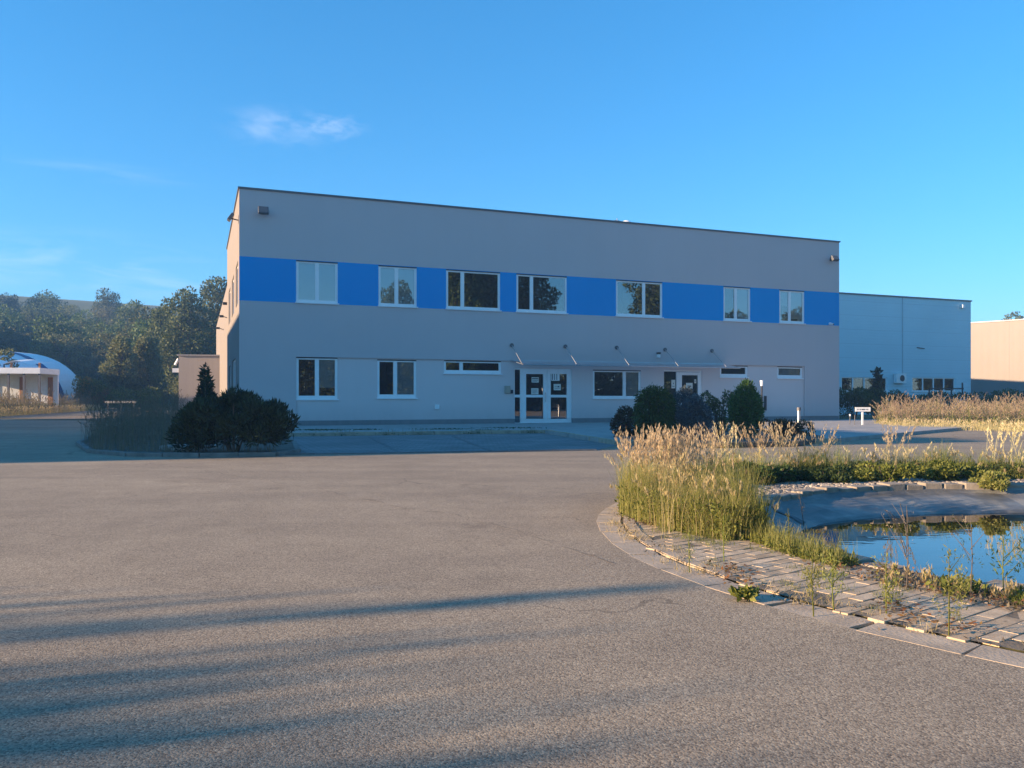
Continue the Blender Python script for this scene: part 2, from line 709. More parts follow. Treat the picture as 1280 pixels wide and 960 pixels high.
def star_ring(mb, r0, poly, z):               # sheet between the pond island and a polygon around it
    n = 256
    for k in range(n):
        q = []
        for a in (2 * math.pi * k / n, 2 * math.pi * (k + 1) / n):
            dx, dy = math.cos(a), math.sin(a)
            best = None
            for i in range(len(poly)):
                x1, y1 = poly[i][0] - PC[0], poly[i][1] - PC[1]
                x2, y2 = poly[(i + 1) % len(poly)][0] - PC[0], poly[(i + 1) % len(poly)][1] - PC[1]
                ex, ey = x2 - x1, y2 - y1
                den = dx * ey - dy * ex
                if abs(den) < 1e-9:
                    continue
                t = (x1 * ey - y1 * ex) / den
                u = (x1 * dy - y1 * dx) / den
                if t > 0 and -1e-6 <= u <= 1 + 1e-6 and (best is None or t < best):
                    best = t
            q.append(((PC[0] + r0 * dx, PC[1] + r0 * dy, z), (PC[0] + best * dx, PC[1] + best * dy, z)))
        mb.quad(q[0][0], q[0][1], q[1][1], q[1][0])


yard = MB()
star_ring(yard, 5.22, [(70, -60), (70, 24), (24, 29.5), (19.5, 31.5), (15.5, 35.5), (13, 42), (-14, 44), (-29, 46), (-33, 52), (-75, 30), (-75, -60)], 0.0)
structure(yard.build('asphalt_yard', M['asphalt']))
rd = MB()
rd.poly([(-33.2, 51.5), (-21, 46), (-24, 60), (-40, 100), (-66, 160), (-92, 186), (-62, 110), (-42, 70)], .004)
structure(rd.build('access_road', M['asphalt_old']))

# old seam wandering across the yard
seam = MB()
pts = [G(225, 583), G(300, 596), G(400, 612), G(500, 634), G(560, 642), G(640, 662), G(735, 694), G(800, 716)]
fine = []
for i in range(len(pts) - 1):
    for k in range(10):
        t = k / 10
        fine.append((pts[i][0] * (1 - t) + pts[i + 1][0] * t + random.gauss(0, .018), pts[i][1] * (1 - t) + pts[i + 1][1] * t + random.gauss(0, .035)))
for i in range(len(fine) - 1):
    if random.random() < .3:
        continue
    a, b = fine[i], fine[i + 1]
    w0, w1 = random.uniform(.003, .009), random.uniform(.003, .009)
    seam.quad((a[0], a[1] - w0, .004), (b[0], b[1] - w1, .004), (b[0], b[1] + w1, .004), (a[0], a[1] + w0, .004))
structure(seam.build('asphalt_crack', simple('crack', (.10, .085, .07), .95)))

# apron along the facade, parking bays, kerbs (facade frame: s along, p outward)


def W(s, p):
    return (AX + s * UX + p * UY, AY + s * UY - p * UX)


def to_sp(x, y):
    dx, dy = x - AX, y - AY
    return dx * UX + dy * UY, dx * UY - dy * UX


k0 = to_sp(*G(345, 545.5)); k1 = to_sp(*G(680, 541.5)); k2 = to_sp(*G(768, 556)); k3 = to_sp(*G(1040, 553))
apr = MB()
kz = .10
ap_poly = [W(-3.0, k0[1]), W(*k0), W(*k1), W(*k2), W(k3[0], k3[1]), W(LEN + 2.5, 8.0), W(LEN + 2.5, .0), W(-3.0, 0.0)]
apr.slab(ap_poly, -.1, kz)
structure(apr.build('concrete_apron', M['concrete']))
kb = MB()


def kerb_line(mb, P0, P1, w=.15, z0=-.05, z1=.125, step=1.0, gap=.012):
    a, b = Vector((*P0, 0)), Vector((*P1, 0))
    d = b - a
    n = max(1, round(d.length / step))
    for k in range(n):
        Mx = Matrix.Translation(a + d * (k / n)) @ Matrix.Rotation(math.atan2(d.y, d.x), 4, 'Z')
        j = random.uniform(-.006, .006)
        mb.box(gap / 2, d.length / n - gap / 2, -w / 2 + j, w / 2 + j, z0, z1 + random.uniform(-.006, .006), Mx)


kerb_line(kb, W(-3, k0[1] + .08), W(k1[0], k1[1] + .08))
kerb_line(kb, W(k1[0] + .1, k1[1] + .08), W(k2[0] + .05, k2[1] + .08))
kerb_line(kb, W(k2[0] + .1, k2[1] + .1), W(k3[0], k3[1] + .1))
structure(kb.build('kerb', M['kerb'], bevel=.012))
bay = MB()
b0 = to_sp(*G(330, 569.0)); b1 = to_sp(*G(745, 563.0))
f0 = to_sp(*G(100, 570)); 
bay.poly([W(*b0), W(*b1), W(k2[0] - .1, k2[1] + .3), W(k1[0] - .1, k1[1] + .17), W(k0[0], k0[1] + .17)], .006)
structure(bay.build('parking_bay', M['baypaving']))
fl = MB()
kerb_line(fl, W(*b0), W(*b1), .12, -.05, .03)
for pxa, pya, pxb, pyb in ((462, 546.5, 497, 565), (566, 545.5, 612, 563.5)):
    kerb_line(fl, G(pxb, pyb), G(pxa, pya), .10, -.05, .014)
structure(fl.build('flush_kerb', simple('dark_kerb', (.17, .165, .16), .85, var=.2, scale=5)))
# small moss stains and weeds along the joint of apron
# ------------------------------------------------------------------ office building
root = empty('office_building', (AX, AY, 0), ANG, 'two storey grey office block with a broad blue band and white windows', 'building')
Z0, ZP, ZR, ZB0, ZB1, ZT = 0.0, .30, 2.92, 5.13, 6.90, HB


def win_rect(x0, x1, z0, z1):
    return (fac(x0, 400)[0], fac(x1, 400)[0], z0, z1)


up = [win_rect(370, 422.3, ZB0 + .02, ZB1 - .02), win_rect(473, 521, ZB0 + .02, ZB1 - .02), win_rect(557.6, 625.3, ZB0 + .02, ZB1 - .02),
      win_rect(645.5, 708.7, ZB0 + .02, ZB1 - .02), win_rect(770, 828, ZB0 + .02, ZB1 - .02), win_rect(904.4, 938, ZB0 + .02, ZB1 - .02),
      win_rect(974.2, 1005.5, ZB0 + .02, ZB1 - .02)]
ZL = 1.17
lo = [win_rect(370.5, 422.3, ZL, ZR), win_rect(472, 521, ZL + .06, ZR - .04), win_rect(555.6, 627, 2.32, ZR - .02),
      win_rect(643.8, 715.6, .05, 2.60), win_rect(741.9, 801.9, 1.22, 2.58), win_rect(830.8, 878.6, .05, 2.62),
      win_rect(901, 935.5, 2.30, ZR - .02), win_rect(972.8, 1004, 2.28, ZR - .02)]


def wall_with_holes(mb, x0, x1, z0, z1, y, holes, depth):
    xs = sorted({x0, x1, *[h[0] for h in holes], *[h[1] for h in holes]})
    zs = sorted({z0, z1, *[h[2] for h in holes], *[h[3] for h in holes]})
    xs = [x for x in xs if x0 - 1e-6 <= x <= x1 + 1e-6]
    zs = [z for z in zs if z0 - 1e-6 <= z <= z1 + 1e-6]
    for i in range(len(xs) - 1):
        for j in range(len(zs) - 1):
            cx, cz = (xs[i] + xs[i + 1]) / 2, (zs[j] + zs[j + 1]) / 2
            if any(h[0] < cx < h[1] and h[2] < cz < h[3] for h in holes):
                continue
            mb.quad((xs[i], y, zs[j]), (xs[i + 1], y, zs[j]), (xs[i + 1], y, zs[j + 1]), (xs[i], y, zs[j + 1]))
    for a, b, c, d in holes:
        Y = y + depth
        mb.quad((a, y, c), (a, y, d), (a, Y, d), (a, Y, c))
        mb.quad((b, y, c), (b, Y, c), (b, Y, d), (b, y, d))
        mb.quad((a, y, d), (b, y, d), (b, Y, d), (a, Y, d))
        mb.quad((a, y, c), (a, Y, c), (b, Y, c), (b, y, c))


SR0, SR1 = fac(370, 400)[0], fac(1006, 400)[0]
DEP = 14.0
wl = MB()
wl.quad((0, 0, ZB1), (LEN, 0, ZB1), (LEN, 0, ZT), (0, 0, ZT))
wl.quad((0, 0, ZR), (LEN, 0, ZR), (LEN, 0, ZB0), (0, 0, ZB0))
wl.quad((0, 0, ZP), (SR0, 0, ZP), (SR0, 0, ZR), (0, 0, ZR))
wl.quad((SR1, 0, ZP), (LEN, 0, ZP), (LEN, 0, ZR), (SR1, 0, ZR))
REC = .07
wl.quad((SR0, 0, ZR), (SR1, 0, ZR), (SR1, REC, ZR), (SR0, REC, ZR))     # soffit of the recessed panel
wl.quad((SR0, 0, ZP), (SR0, REC, ZP), (SR0, REC, ZR), (SR0, 0, ZR))
wl.quad((SR1, 0, ZP), (SR1, 0, ZR), (SR1, REC, ZR), (SR1, REC, ZP))
wl.quad((LEN, 0, 0), (LEN, DEP, 0), (LEN, DEP, ZT), (LEN, 0, ZT))
wl.quad((LEN, DEP, 0), (.5, DEP, 0), (.5, DEP, ZT), (LEN, DEP, ZT))
wl.build('wall', M['wall'], root)
bd = MB()
wall_with_holes(bd, 0, LEN, ZB0, ZB1, 0, up, .14)
bd.build('blue_band', M['blue'], root)
lp = MB()
wall_with_holes(lp, SR0, SR1, ZP, ZR, REC, [(h[0], h[1], max(h[2], ZP), h[3]) for h in lo], .14)
lp.build('recessed_panel', M['wall_low'], root)
pl = MB()
doors_x = [(lo[3][0], lo[3][1]), (lo[5][0], lo[5][1])]
cuts = [0.0]
for a, b in doors_x:
    cuts += [a, b]
cuts.append(LEN)
for i in range(0, len(cuts), 2):
    pl.box(cuts[i], cuts[i + 1], .03, .20, 0, ZP)
pl.build('plinth', M['plinth'], root)
# side wall (towards the access road)
side = MB()
sw = [(1.0, 3.1, ZB0, ZB1), (5.0, 7.4, ZB0, ZB1), (9.3, 11.7, ZB0, ZB1), (3.3, 7.2, .1, 3.0), (9.0, 11.2, 1.2, 2.9)]
tmp = MB()
wall_with_holes(tmp, 0, DEP, 0, ZT, 0, sw, -.14)
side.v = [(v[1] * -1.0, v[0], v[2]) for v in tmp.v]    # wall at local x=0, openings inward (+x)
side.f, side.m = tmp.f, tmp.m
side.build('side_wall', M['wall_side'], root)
rf = MB()
rf.quad((0, 0, ZT - .35), (LEN, 0, ZT - .35), (LEN, DEP, ZT - .35), (0, DEP, ZT - .35))
rf.build('roof', M['roofing'], root)
cp = MB()
cp.box(-.05, LEN + .05, -.05, .28, ZT, ZT + .07)
cp.box(-.05, .28, .28, DEP + .05, ZT, ZT + .07)
cp.box(LEN - .28, LEN + .05, .28, DEP + .05, ZT, ZT + .07)
cp.build('coping', M['coping'], root)
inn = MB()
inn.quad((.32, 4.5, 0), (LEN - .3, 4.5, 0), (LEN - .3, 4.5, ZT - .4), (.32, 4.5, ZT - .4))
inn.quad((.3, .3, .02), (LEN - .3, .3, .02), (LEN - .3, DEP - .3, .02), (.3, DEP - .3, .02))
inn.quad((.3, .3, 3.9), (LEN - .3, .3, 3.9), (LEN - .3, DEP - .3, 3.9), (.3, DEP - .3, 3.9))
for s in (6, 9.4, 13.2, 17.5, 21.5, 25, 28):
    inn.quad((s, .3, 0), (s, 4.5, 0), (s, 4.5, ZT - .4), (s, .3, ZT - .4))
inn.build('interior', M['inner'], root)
# tall production hall behind, a little narrower
hb = MB()
hb.box(.45, LEN - 1, DEP + .01, 64, 0, HB - .15)
hb.build('rear_wing', M['wall_side'], root)


def window(parent, r, y, splits, blinds=(), sill=True, fr=.075, lowbar=.1, name='window', Mx=None):
    """frame with one pane per split; splits are fractions where mullions stand"""
    a, b, c, d = r
    w = b - a
    f = MB()
    y0, y1 = y + .025, y + .10
    f.box(a, a + fr, y0, y1, c, d)
    f.box(b - fr, b, y0, y1, c, d)
    f.box(a + fr, b - fr, y0, y1, d - fr, d)
    f.box(a + fr, b - fr, y0, y1, c, c + lowbar)
    edges = [0] + list(splits) + [1]
    mw = fr * .75
    for t in splits:
        x = a + w * t
        f.box(x - mw, x + mw, y0, y1, c + lowbar, d - fr)
    # the casements, a slimmer inner frame set proud
    cells = []
    for i in range(len(edges) - 1):
        xa = a + fr if i == 0 else a + w * edges[i] + mw
        xb = b - fr if i == len(edges) - 2 else a + w * edges[i + 1] - mw
        cells.append((xa, xb))
        e = .028
        f.box(xa, xa + e, y0 + .012, y1, c + lowbar, d - fr)
        f.box(xb - e, xb, y0 + .012, y1, c + lowbar, d - fr)
        f.box(xa + e, xb - e, y0 + .012, y1, c + lowbar, c + lowbar + e)
        f.box(xa + e, xb - e, y0 + .012, y1, d - fr - e, d - fr)
    wo = f.build(name, M['white'], parent)
    for i, (xa, xb) in enumerate(cells):
        p = MB()
        e = .028
        tl = random.uniform(-.004, .004)
        p.quad((xa + e, y0 + .035, c + lowbar + e), (xb - e, y0 + .035 + tl, c + lowbar + e), (xb - e, y0 + .035 + tl, d - fr - e), (xa + e, y0 + .035, d - fr - e))
        p.build('pane', M['glass'], wo)
        if i < len(blinds) and blinds[i] is not None:
            frac = blinds[i]
            q = MB()
            z_lo = d - (d - c - lowbar) * frac
            q.box(xa - .02, xb + .02, y1 + .05, y1 + .065, z_lo, d - .02)
            q.build('blind', M['blind'], wo)
    if sill:
        s = MB()
        s.box(a - .03, b + .05, y - .06, y + .05, c - .035, c + .015)
        s.build('sill', M['sill'], wo)
    hd = MB()  # dark strip across the top of the window frame
    hd.box(a + .001, b - .001, y + .002, y + .024, d - .045, d - .002)
    hd.build('head_strip', M['darkmetal'], wo)
    return wo


window(root, up[0], 0, [.5], [1, 1])
window(root, up[1], 0, [.47], [.97, .98])
window(root, up[2], 0, [.30])
window(root, up[3], 0, [.30], [None, None])
window(root, up[4], 0, [.60], [None, None])
window(root, up[5], 0, [.46], [None, .95])
window(root, up[6], 0, [.42], [.5, .9])
window(root, lo[0], REC, [.5], [None, .78], lowbar=.13)
window(root, lo[1], REC, [.46], [None, 1], lowbar=.13)
window(root, lo[2], REC, [.30], lowbar=.12, fr=.07)
window(root, lo[4], REC, [.66], [None, .95], lowbar=.10)
window(root, lo[6], REC, [], lowbar=.14)
window(root, lo[7], REC, [], [.95], lowbar=.14)


def glazed_door(parent, r, y, cols, name='door'):
    """cols: list of (x0, x1, kind) in metres from the left; kind 'side' or 'leaf'"""
    a, b, c, d = r
    f = MB()
    y0, y1 = y + .04, y + .12
    f.box(a, b, y0, y1, d - .07, d)
    f.box(a, b, y0 - .02, y1, 0.02, c + .07)
    f.box(b - .065, b, y0, y1, c + .07, d - .07)
    fo = f.build(name, M['white'], parent)
    return fo, y0, y1


def leaf(parent, x0, x1, z0, z1, y0, y1, st=.12, rail=None, name='leaf'):
    f = MB()
    f.box(x0, x0 + st, y0, y1, z0, z1)
    f.box(x1 - st, x1, y0, y1, z0, z1)
    f.box(x0 + st, x1 - st, y0, y1, z1 - st, z1)
    f.box(x0 + st, x1 - st, y0, y1, z0, z0 + st * .9)
    zz = [z0 + st * .9, z1 - st]
    if rail:
        f.box(x0 + st, x1 - st, y0, y1, rail - .06, rail + .06)
        zz = [zz[0], rail - .06, rail + .06, zz[1]]
    f.build(name, M['white'], parent)
    for k in range(0, len(zz), 2):
        p = MB()
        p.quad((x0 + st, y0 + .04, zz[k]), (x1 - st, y0 + .04, zz[k]), (x1 - st, y0 + .04, zz[k + 1]), (x0 + st, y0 + .04, zz[k + 1]))
        p.build('pane', M['glass'], parent)


def notice(parent, x, z, w, h, y, bars, mat='paper'):
    m = MB()
    m.box(x - w / 2, x + w / 2, y, y + .004, z - h / 2, z + h / 2)
    m.cur = 1
    for (bx0, bx1, bz0, bz1) in bars:
        m.box(x - w / 2 + w * bx0, x - w / 2 + w * bx1, y - .003, y - .0005, z - h / 2 + h * bz0, z - h / 2 + h * bz1)
    return m.build('notice', [M[mat], M['ink']], parent)


def DX_(px):
    return fac(px, 400)[0]


d1, y0, y1 = glazed_door(root, lo[3], REC, None)
zb, zt, rail = .12, 2.53, 1.33
# narrow side light, then two leaves
sl = MB()
xa, xb = lo[3][0], DX_(652.2)
sl.box(xa, xa + .03, y0, y1, zb, zt)
sl.box(xb - .03, xb + .06, y0, y1, zb, zt)
sl.box(xa + .03, xb - .03, y0, y1, rail - .06, rail + .06)
sl.build('side_light', M['white'], d1)
for za, zc in ((zb, rail - .06), (rail + .06, zt)):
    p = MB()
    p.quad((xa + .03, y0 + .04, za), (xb - .03, y0 + .04, za), (xb - .03, y0 + .04, zc), (xa + .03, y0 + .04, zc))
    p.build('pane', M['glass'], d1)
xm = DX_(685.2)
leaf(d1, xb + .065, xm - .005, zb, zt, y0 - .01, y1, .19, rail)
leaf(d1, xm + .005, lo[3][1] - .07, zb, zt, y0 - .01, y1, .17, rail)
hd = MB()
hd.tube([(xm - .10, y0 - .06, 1.05), (xm - .10, y0 - .06, 1.5)], .016, 8)
hd.box(xm - .11, xm - .09, y0 - .06, y0 - .012, 1.10, 1.12)
hd.box(xm - .11, xm - .09, y0 - .06, y0 - .012, 1.43, 1.45)
hd.build('handle', M['steel'], d1)
yn = y0 + .02
notice(d1, DX_(670.4), fac(670, 474.8)[1], .36, .24, yn, [(.06, .94, .62, .82), (.1, .9, .36, .42), (.1, .8, .2, .26)])
notice(d1, DX_(670), fac(670, 489.0)[1], .36, .28, yn, [(.14, .86, .7, .75), (.14, .8, .52, .57), (.14, .86, .34, .39), (.14, .6, .18, .23)])
notice(d1, DX_(698), fac(698, 483.8)[1], .36, .29, yn, [(.14, .86, .3, .36), (.55, .8, .48, .68), (.14, .5, .6, .66)])
notice(d1, DX_(695.8), fac(695.8, 471.0)[1], .42, .36, yn, [(.1, .2, .1, .9), (.36, .44, .1, .9), (.62, .70, .1, .9)], 'blind')
# second entrance, with a wide fixed light on its left
d2, y0, y1 = glazed_door(root, lo[5], REC, None)
xa, xb = lo[5][0], DX_(847.9)
sl = MB()
sl.box(xa, xa + .03, y0, y1, zb, zt)
sl.box(xb - .03, xb + .12, y0, y1, zb, zt)
sl.build('side_light', M['white'], d2)
p = MB()
p.quad((xa + .03, y0 + .04, zb), (xb - .03, y0 + .04, zb), (xb - .03, y0 + .04, zt), (xa + .03, y0 + .04, zt))
p.build('pane', M['glass'], d2)
leaf(d2, xb + .125, lo[5][1] - .07, zb, zt, y0 - .01, y1, .15, 1.33)
notice(d2, DX_(843.5), fac(843.5, 480)[1], .22, .42, yn, [(.4, .6, .5, .65), (.2, .8, .2, .26)])
notice(d2, DX_(863.5), fac(863.5, 482.3)[1], .38, .30, yn, [(.14, .86, .3, .36), (.14, .7, .5, .56)])
notice(d2, DX_(871), fac(871, 476.5)[1], .11, .2, yn, [(.2, .8, .45, .6)])

# side openings, frames in the side wall (local x = 0, facing -x)
for (t0, t1, z0, z1) in sw:
    f = MB()
    f.box(.06, .12, t0, t0 + .08, z0, z1)
    f.box(.06, .12, t1 - .08, t1, z0, z1)
    f.box(.06, .12, t0 + .08, t1 - .08, z1 - .08, z1)
    f.box(.06, .12, t0 + .08, t1 - .08, z0, z0 + .1)
    tm = (t0 + t1) / 2
    f.box(.06, .12, tm - .05, tm + .05, z0 + .1, z1 - .08)
    wo = f.build('window', M['white'], root)
    p = MB()
    p.quad((.09, t0 + .08, z0 + .1), (.09, t1 - .08, z0 + .1), (.09, t1 - .08, z1 - .08), (.09, t0 + .08, z1 - .08))
    p.build('pane', M['glass'], wo)

# glass canopy over the entrances
cs0, cs1 = DX_(640), DX_(905)
zi, zo, outp = 2.93, 2.72, 1.3
can = MB()
can.box(cs0, cs1, -.03, .07, zi - .03, zi + .05)
n_arm = 9
for k in range(n_arm):
    s = cs0 + (cs1 - cs0) * k / (n_arm - 1)
    can.tube([(s, -.02, zi - .01), (s, -outp, zo - .01)], .022, 6)
can.tube([(cs0, -outp, zo - .01), (cs1, -outp, zo - .01)], .035, 8)
co = can.build('canopy', M['steel'], root)
gp = MB()
for k in range(n_arm - 1):
    a = cs0 + (cs1 - cs0) * k / (n_arm - 1) + .03
    b = cs0 + (cs1 - cs0) * (k + 1) / (n_arm - 1) - .03
    gp.quad((a, -.03, zi + .03), (b, -.03, zi + .03), (b, -outp - .06, zo + .03), (a, -outp - .06, zo + .03))
gp.build('glass_panel', M['canopy_glass'], co)
for px, py in ((639.5, 431.5), (706.5, 433), (770.6, 434.5), (831, 437), (889.6, 438.5)):
    s, z = fac(px, py)
    r_ = MB()
    r_.tube([(s, -.03, z), (s + .02, -outp + .12, zo + .04)], .017, 6)
    ro = r_.build('tie_rod', M['steel'], co)
    br = MB()
    br.tube([(s, .0, z), (s, -.05, z)], .09, 12)
    br.build('bracket', M['greybox'], ro)

# lamps and small fittings on the walls


def floodlight(s, z, tilt=-.5, side_=False):
    m = MB()
    Mx = Matrix.Translation((s, -.30, z)) @ Matrix.Rotation(tilt, 4, 'X')
    m.box(-.20, .20, -.07, .07, -.15, .15, Mx)
    m.box(-.17, .17, .07, .11, -.12, .12, Mx)
    fo = m.build('floodlight', M['greybox'], root, bevel=.015)
    g_ = MB()
    g_.box(-.17, .17, -.076, -.071, -.12, .10, Mx)
    g_.build('lens', M['greybox'], fo)
    b = MB()
    b.tube([(s, 0, z - .02), (s, -.24, z - .02)], .03, 6)
    b.box(s - .07, s + .07, -.02, 0, z - .1, z + .06)
    b.build('bracket', M['darkmetal'], fo)
    return fo


floodlight(*fac(328.5, 265), -.35)
f2 = floodlight(*fac(1038.5, 324), -.6)
m = MB()                                        # floodlight on an arm at the side wall
Mx = Matrix.Translation((-.30, .6, 8.55)) @ Matrix.Rotation(.6, 4, 'Y')
m.box(-.06, .06, -.2, .2, -.16, .16, Mx)
fo = m.build('floodlight', M['greybox'], root, bevel=.01)
b = MB()
b.tube([(0, .6, 8.45), (-.28, .6, 8.5)], .025, 6)
b.build('bracket', M['darkmetal'], fo)
for t in (18, 26, 36):
    m = MB()
    m.tube([(.45, t, 6.9), (.1, t, 7.0)], .03, 6)
    m.box(-.12, .15, t - .12, t + .12, 6.93, 7.08)
    m.build('wall_lamp', M['darkmetal'], root)


def camera_fit(s, z, sc=1.0):
    m = MB()
    m.tube([(s, 0, z), (s, -.06 * sc, z)], .06 * sc, 10)
    m.tube([(s, -.05 * sc, z), (s + .05 * sc, -.2 * sc, z - .05 * sc)], .05 * sc, 10)
    o = m.build('security_camera', M['white'], root)
    q = MB()
    q.tube([(s + .05 * sc, -.2 * sc, z - .05 * sc), (s + .052 * sc, -.21 * sc, z - .054 * sc)], .035 * sc, 10)
    q.build('lens', M['darkmetal'], o)


camera_fit(*fac(1037, 404.5), 1.1)
s, z = fac(822.4, 444)
m = MB()
m.box(s - .07, s + .07, -.12, 0, z - .12, z + .04)
m.build('sensor', M['white'], root)
m = MB()
m.box(s - .075, s + .075, -.14, -.0, z + .045, z + .14)
m.build('sensor_cap', M['darkmetal'], root)


def wallbox(px, py, w, h, mat, name, d=.06):
    s, z = fac(px, py)
    m = MB()
    m.box(s - w / 2, s + w / 2, REC - d, REC, z - h / 2, z + h / 2)
    return m.build(name, M[mat], root, bevel=.006)


wallbox(546.6, 508.6, .2, .2, 'white', 'junction_box')
wallbox(634.5, 487, .26, .34, 'beige', 'letter_box', .1)
wallbox(640.2, 489.6, .11, .16, 'darkmetal', 'intercom')
wallbox(884.6, 489.6, .10, .16, 'darkmetal', 'intercom')
wallbox(957, 504, .1, .75, 'darkmetal', 'meter_box', .1)

s, z = fac(780, 281)
s += .6
m = MB()
for k in range(6):                              # dome rooflight peeping over the parapet
    a0, a1 = k * math.pi / 12, (k + 1) * math.pi / 12
    for j in range(20):
        b0_, b1_ = 2 * math.pi * j / 20, 2 * math.pi * (j + 1) / 20
        P = lambda a, b: (s + .36 * math.cos(a) * math.cos(b), .85 + .36 * math.cos(a) * math.sin(b), 9.60 + .35 * math.sin(a))
        m.quad(P(a0, b0_), P(a0, b1_), P(a1, b1_), P(a1, b0_))
m.box(s - .40, s + .40, .45, 1.25, 9.25, 9.60)
m.build('roof_dome', M['white'], root, smooth=True)
s, z = fac(768.5, 276)
s += .45
m = MB()
m.tube([(s, .6, 9.2), (s, .6, 9.95)], .03, 6)
m.tube([(s - .15, .6, 9.84), (s + .15, .6, 9.84)], .018, 6)
m.build('aerial', M['steel'], root)

# low annex at the far end of the side wall
bx = MB()
p0 = PY(269.5, 445, 78)
w_ = 43.5 / F * 78
bx.box(-w_ - .0, 1.0, 0, 10, 0, p0[2])
anx = bx.build('annex_wall', M['annex'])
anx.name = 'low_annex'
anx.location = (p0[0], p0[1], 0)
anx.rotation_euler = (0, 0, R(11))
tag(anx, 'low flat roofed tan annex beyond the sunlit side wall', 'building')
e = MB()
e.box(-w_ - .15, 1.1, -.12, 10.1, p0[2], p0[2] + .12)
e.build('roof_edge', M['brown'], anx)
e = MB()
e.box(-w_ - .6, -w_ - .02, .1, .5, p0[2] - 1.6, p0[2] - 1.2)
e.tube([(-w_ - .05, .1, p0[2] - .3), (-w_ - .35, .1, p0[2] - .9)], .12, 6)
e.build('downpipe', M['white'], anx)

# ------------------------------------------------------------------ neighbouring halls on the right
h0 = PY(1049, 367, 62.0)
HH = h0[2]
hr = empty('metal_hall', (h0[0], h0[1], 0), ANG, 'blue grey metal clad hall standing behind the office block', 'building')
m_ = (1213.5 - 640) / F
hl = (m_ * h0[1] - h0[0]) / (UX - m_ * UY)


def hfac(px, py):
    m = (px - 640) / F
    s = (m * h0[1] - h0[0]) / (UX - m * UY)
    y = h0[1] + s * UY
    return s, CAMH + (HZ - py) / F * y


hw = [(hfac(1051.5, 470)[0], hfac(1109, 470)[0], hfac(1080, 489)[1], hfac(1080, 471.5)[1]),
      (hfac(1140, 470)[0], hfac(1194, 470)[0], hfac(1165, 489.5)[1], hfac(1165, 472)[1])]
m = MB()
wall_with_holes(m, -14, hl, 0, HH, 0, hw, .2)
m.quad((hl, 0, 0), (hl, 30, 0), (hl, 30, HH), (hl, 0, HH))
m.quad((hl, 30, 0), (-14, 30, 0), (-14, 30, HH), (hl, 30, HH))
m.quad((-14, 30, 0), (-14, 0, 0), (-14, 0, HH), (-14, 30, HH))
m.build('wall', M['hall'], hr)
m = MB()
m.box(-14.1, hl + .08, -.08, 30.1, HH, HH + .1)
m.build('roof_edge', M['coping'], hr)
m = MB()
m.quad((-14, 5, 0), (hl - .1, 5, 0), (hl - .1, 5, HH), (-14, 5, HH))
m.build('interior', M['inner'], hr)
for (a, b, c, d) in hw:
    f = MB()
    f.box(a, b, .05, .12, d - .08, d)
    f.box(a - .05, b + .05, -.05, .12, c - .06, c + .1)
    for k in range(5):
        x = a + .05 + (b - a - .1) * k / 4
        f.box(x - .06, x + .06, .045, .12, c + .1, d - .08)
    wo = f.build('window', M['white'], hr)
    p = MB()
    p.quad((a + .05, .09, c + .1), (b - .05, .09, c + .1), (b - .05, .09, d - .08), (a + .05, .09, d - .08))
    p.build('pane', M['hall_glass'], wo)
s, z = hfac(1202, 383)
m = MB()
m.box(s - .15, s + .15, -.25, 0, z - .15, z + .12)
m.build('wall_lamp', M['white'], hr)
s, z = hfac(1122, 473)
m = MB()
m.box(s - .48, s + .55, -.35, -.05, z - .38, z + .38)
m.tube([(s + .1, -.36, z), (s + .1, -.37, z)], .28, 16)
ac = m.build('air_conditioner', M['white'], hr)
m = MB()
m.tube([(s + .1, -.372, z), (s + .1, -.376, z)], .25, 16)
m.build('fan_grille', M['darkmetal'], ac)
s, z = hfac(1150, 434.5)
m = MB()
m.tube([(s - .35, -.02, z), (s + .35, -.12, z - .08)], .035, 6)
m.build('wall_bracket', M['darkmetal'], hr)
s, z = hfac(1096, 480)
m = MB()
m.box(hfac(1127.5, 400)[0], hfac(1128.6, 400)[0], -.02, .0, 2.5, HH)
m.build('panel_joint', M['greycladding'], hr)

far = PY(1213, 404.5, 95.0)
fh = far[2]
far2 = PY(1290, 399.5, 95.0 * (fh - CAMH) / (CAMH + 0 + (HZ - 399.5) / F * 95.0 - CAMH))
fa = math.atan2(far2[1] - far[1], far2[0] - far[0])
fr_ = empty('cream_hall', (far[0], far[1], 0), fa, 'cream clad hall catching the sun at the right edge', 'building')
m = MB()
m.box(-12, 60, 0, 30, 0, fh)
m.build('wall', M['cream'], fr_)
m = MB()
m.box(-12.1, 60.1, -.1, 30.1, fh, fh + .15)
m.build('roof_edge', M['coping'], fr_)
m = MB()
m.box(-11.9, 59.9, -.04, -.003, 0, 1.0)
m.build('plinth', M['concrete'], fr_)
for k in (17, 24, 31):
    m = MB()
    m.tube([(k, -.12, 0.02), (k, -.12, fh - .1)], .08, 8)
    m.build('downpipe', M['cream'], fr_)

# warehouse beyond the left edge of the picture; its shadow lies over the bays
wa = ap(-29.5, 16.9)
wr = empty('warehouse', (wa[0], wa[1], 0), SUN_AZ + math.pi / 2, 'plain grey warehouse across the yard, left of the office block', 'building')
m = MB()
WH = 11.3
m.box(0, 39.0, 0, 16, 0, WH)
m.build('wall', M['wall'], wr)
m = MB()
m.box(-.02, 39.1, -.02, 16.1, WH, WH + .12)
m.build('roof_edge', M['coping'], wr)
for k in range(5):
    m = MB()
    m.box(4 + k * 7, 7 + k * 7, -.06, -.004, 5, 6.6)
    m.build('window', M['white'], wr)

# ------------------------------------------------------------------ left distance: tent hall, shed, barrier
th = empty('tent_hall', (-60.0, 80, 0), 0, 'white arched tent hall with a dark blue band', 'hangar')
hwid, hht = 8.0, 6.9


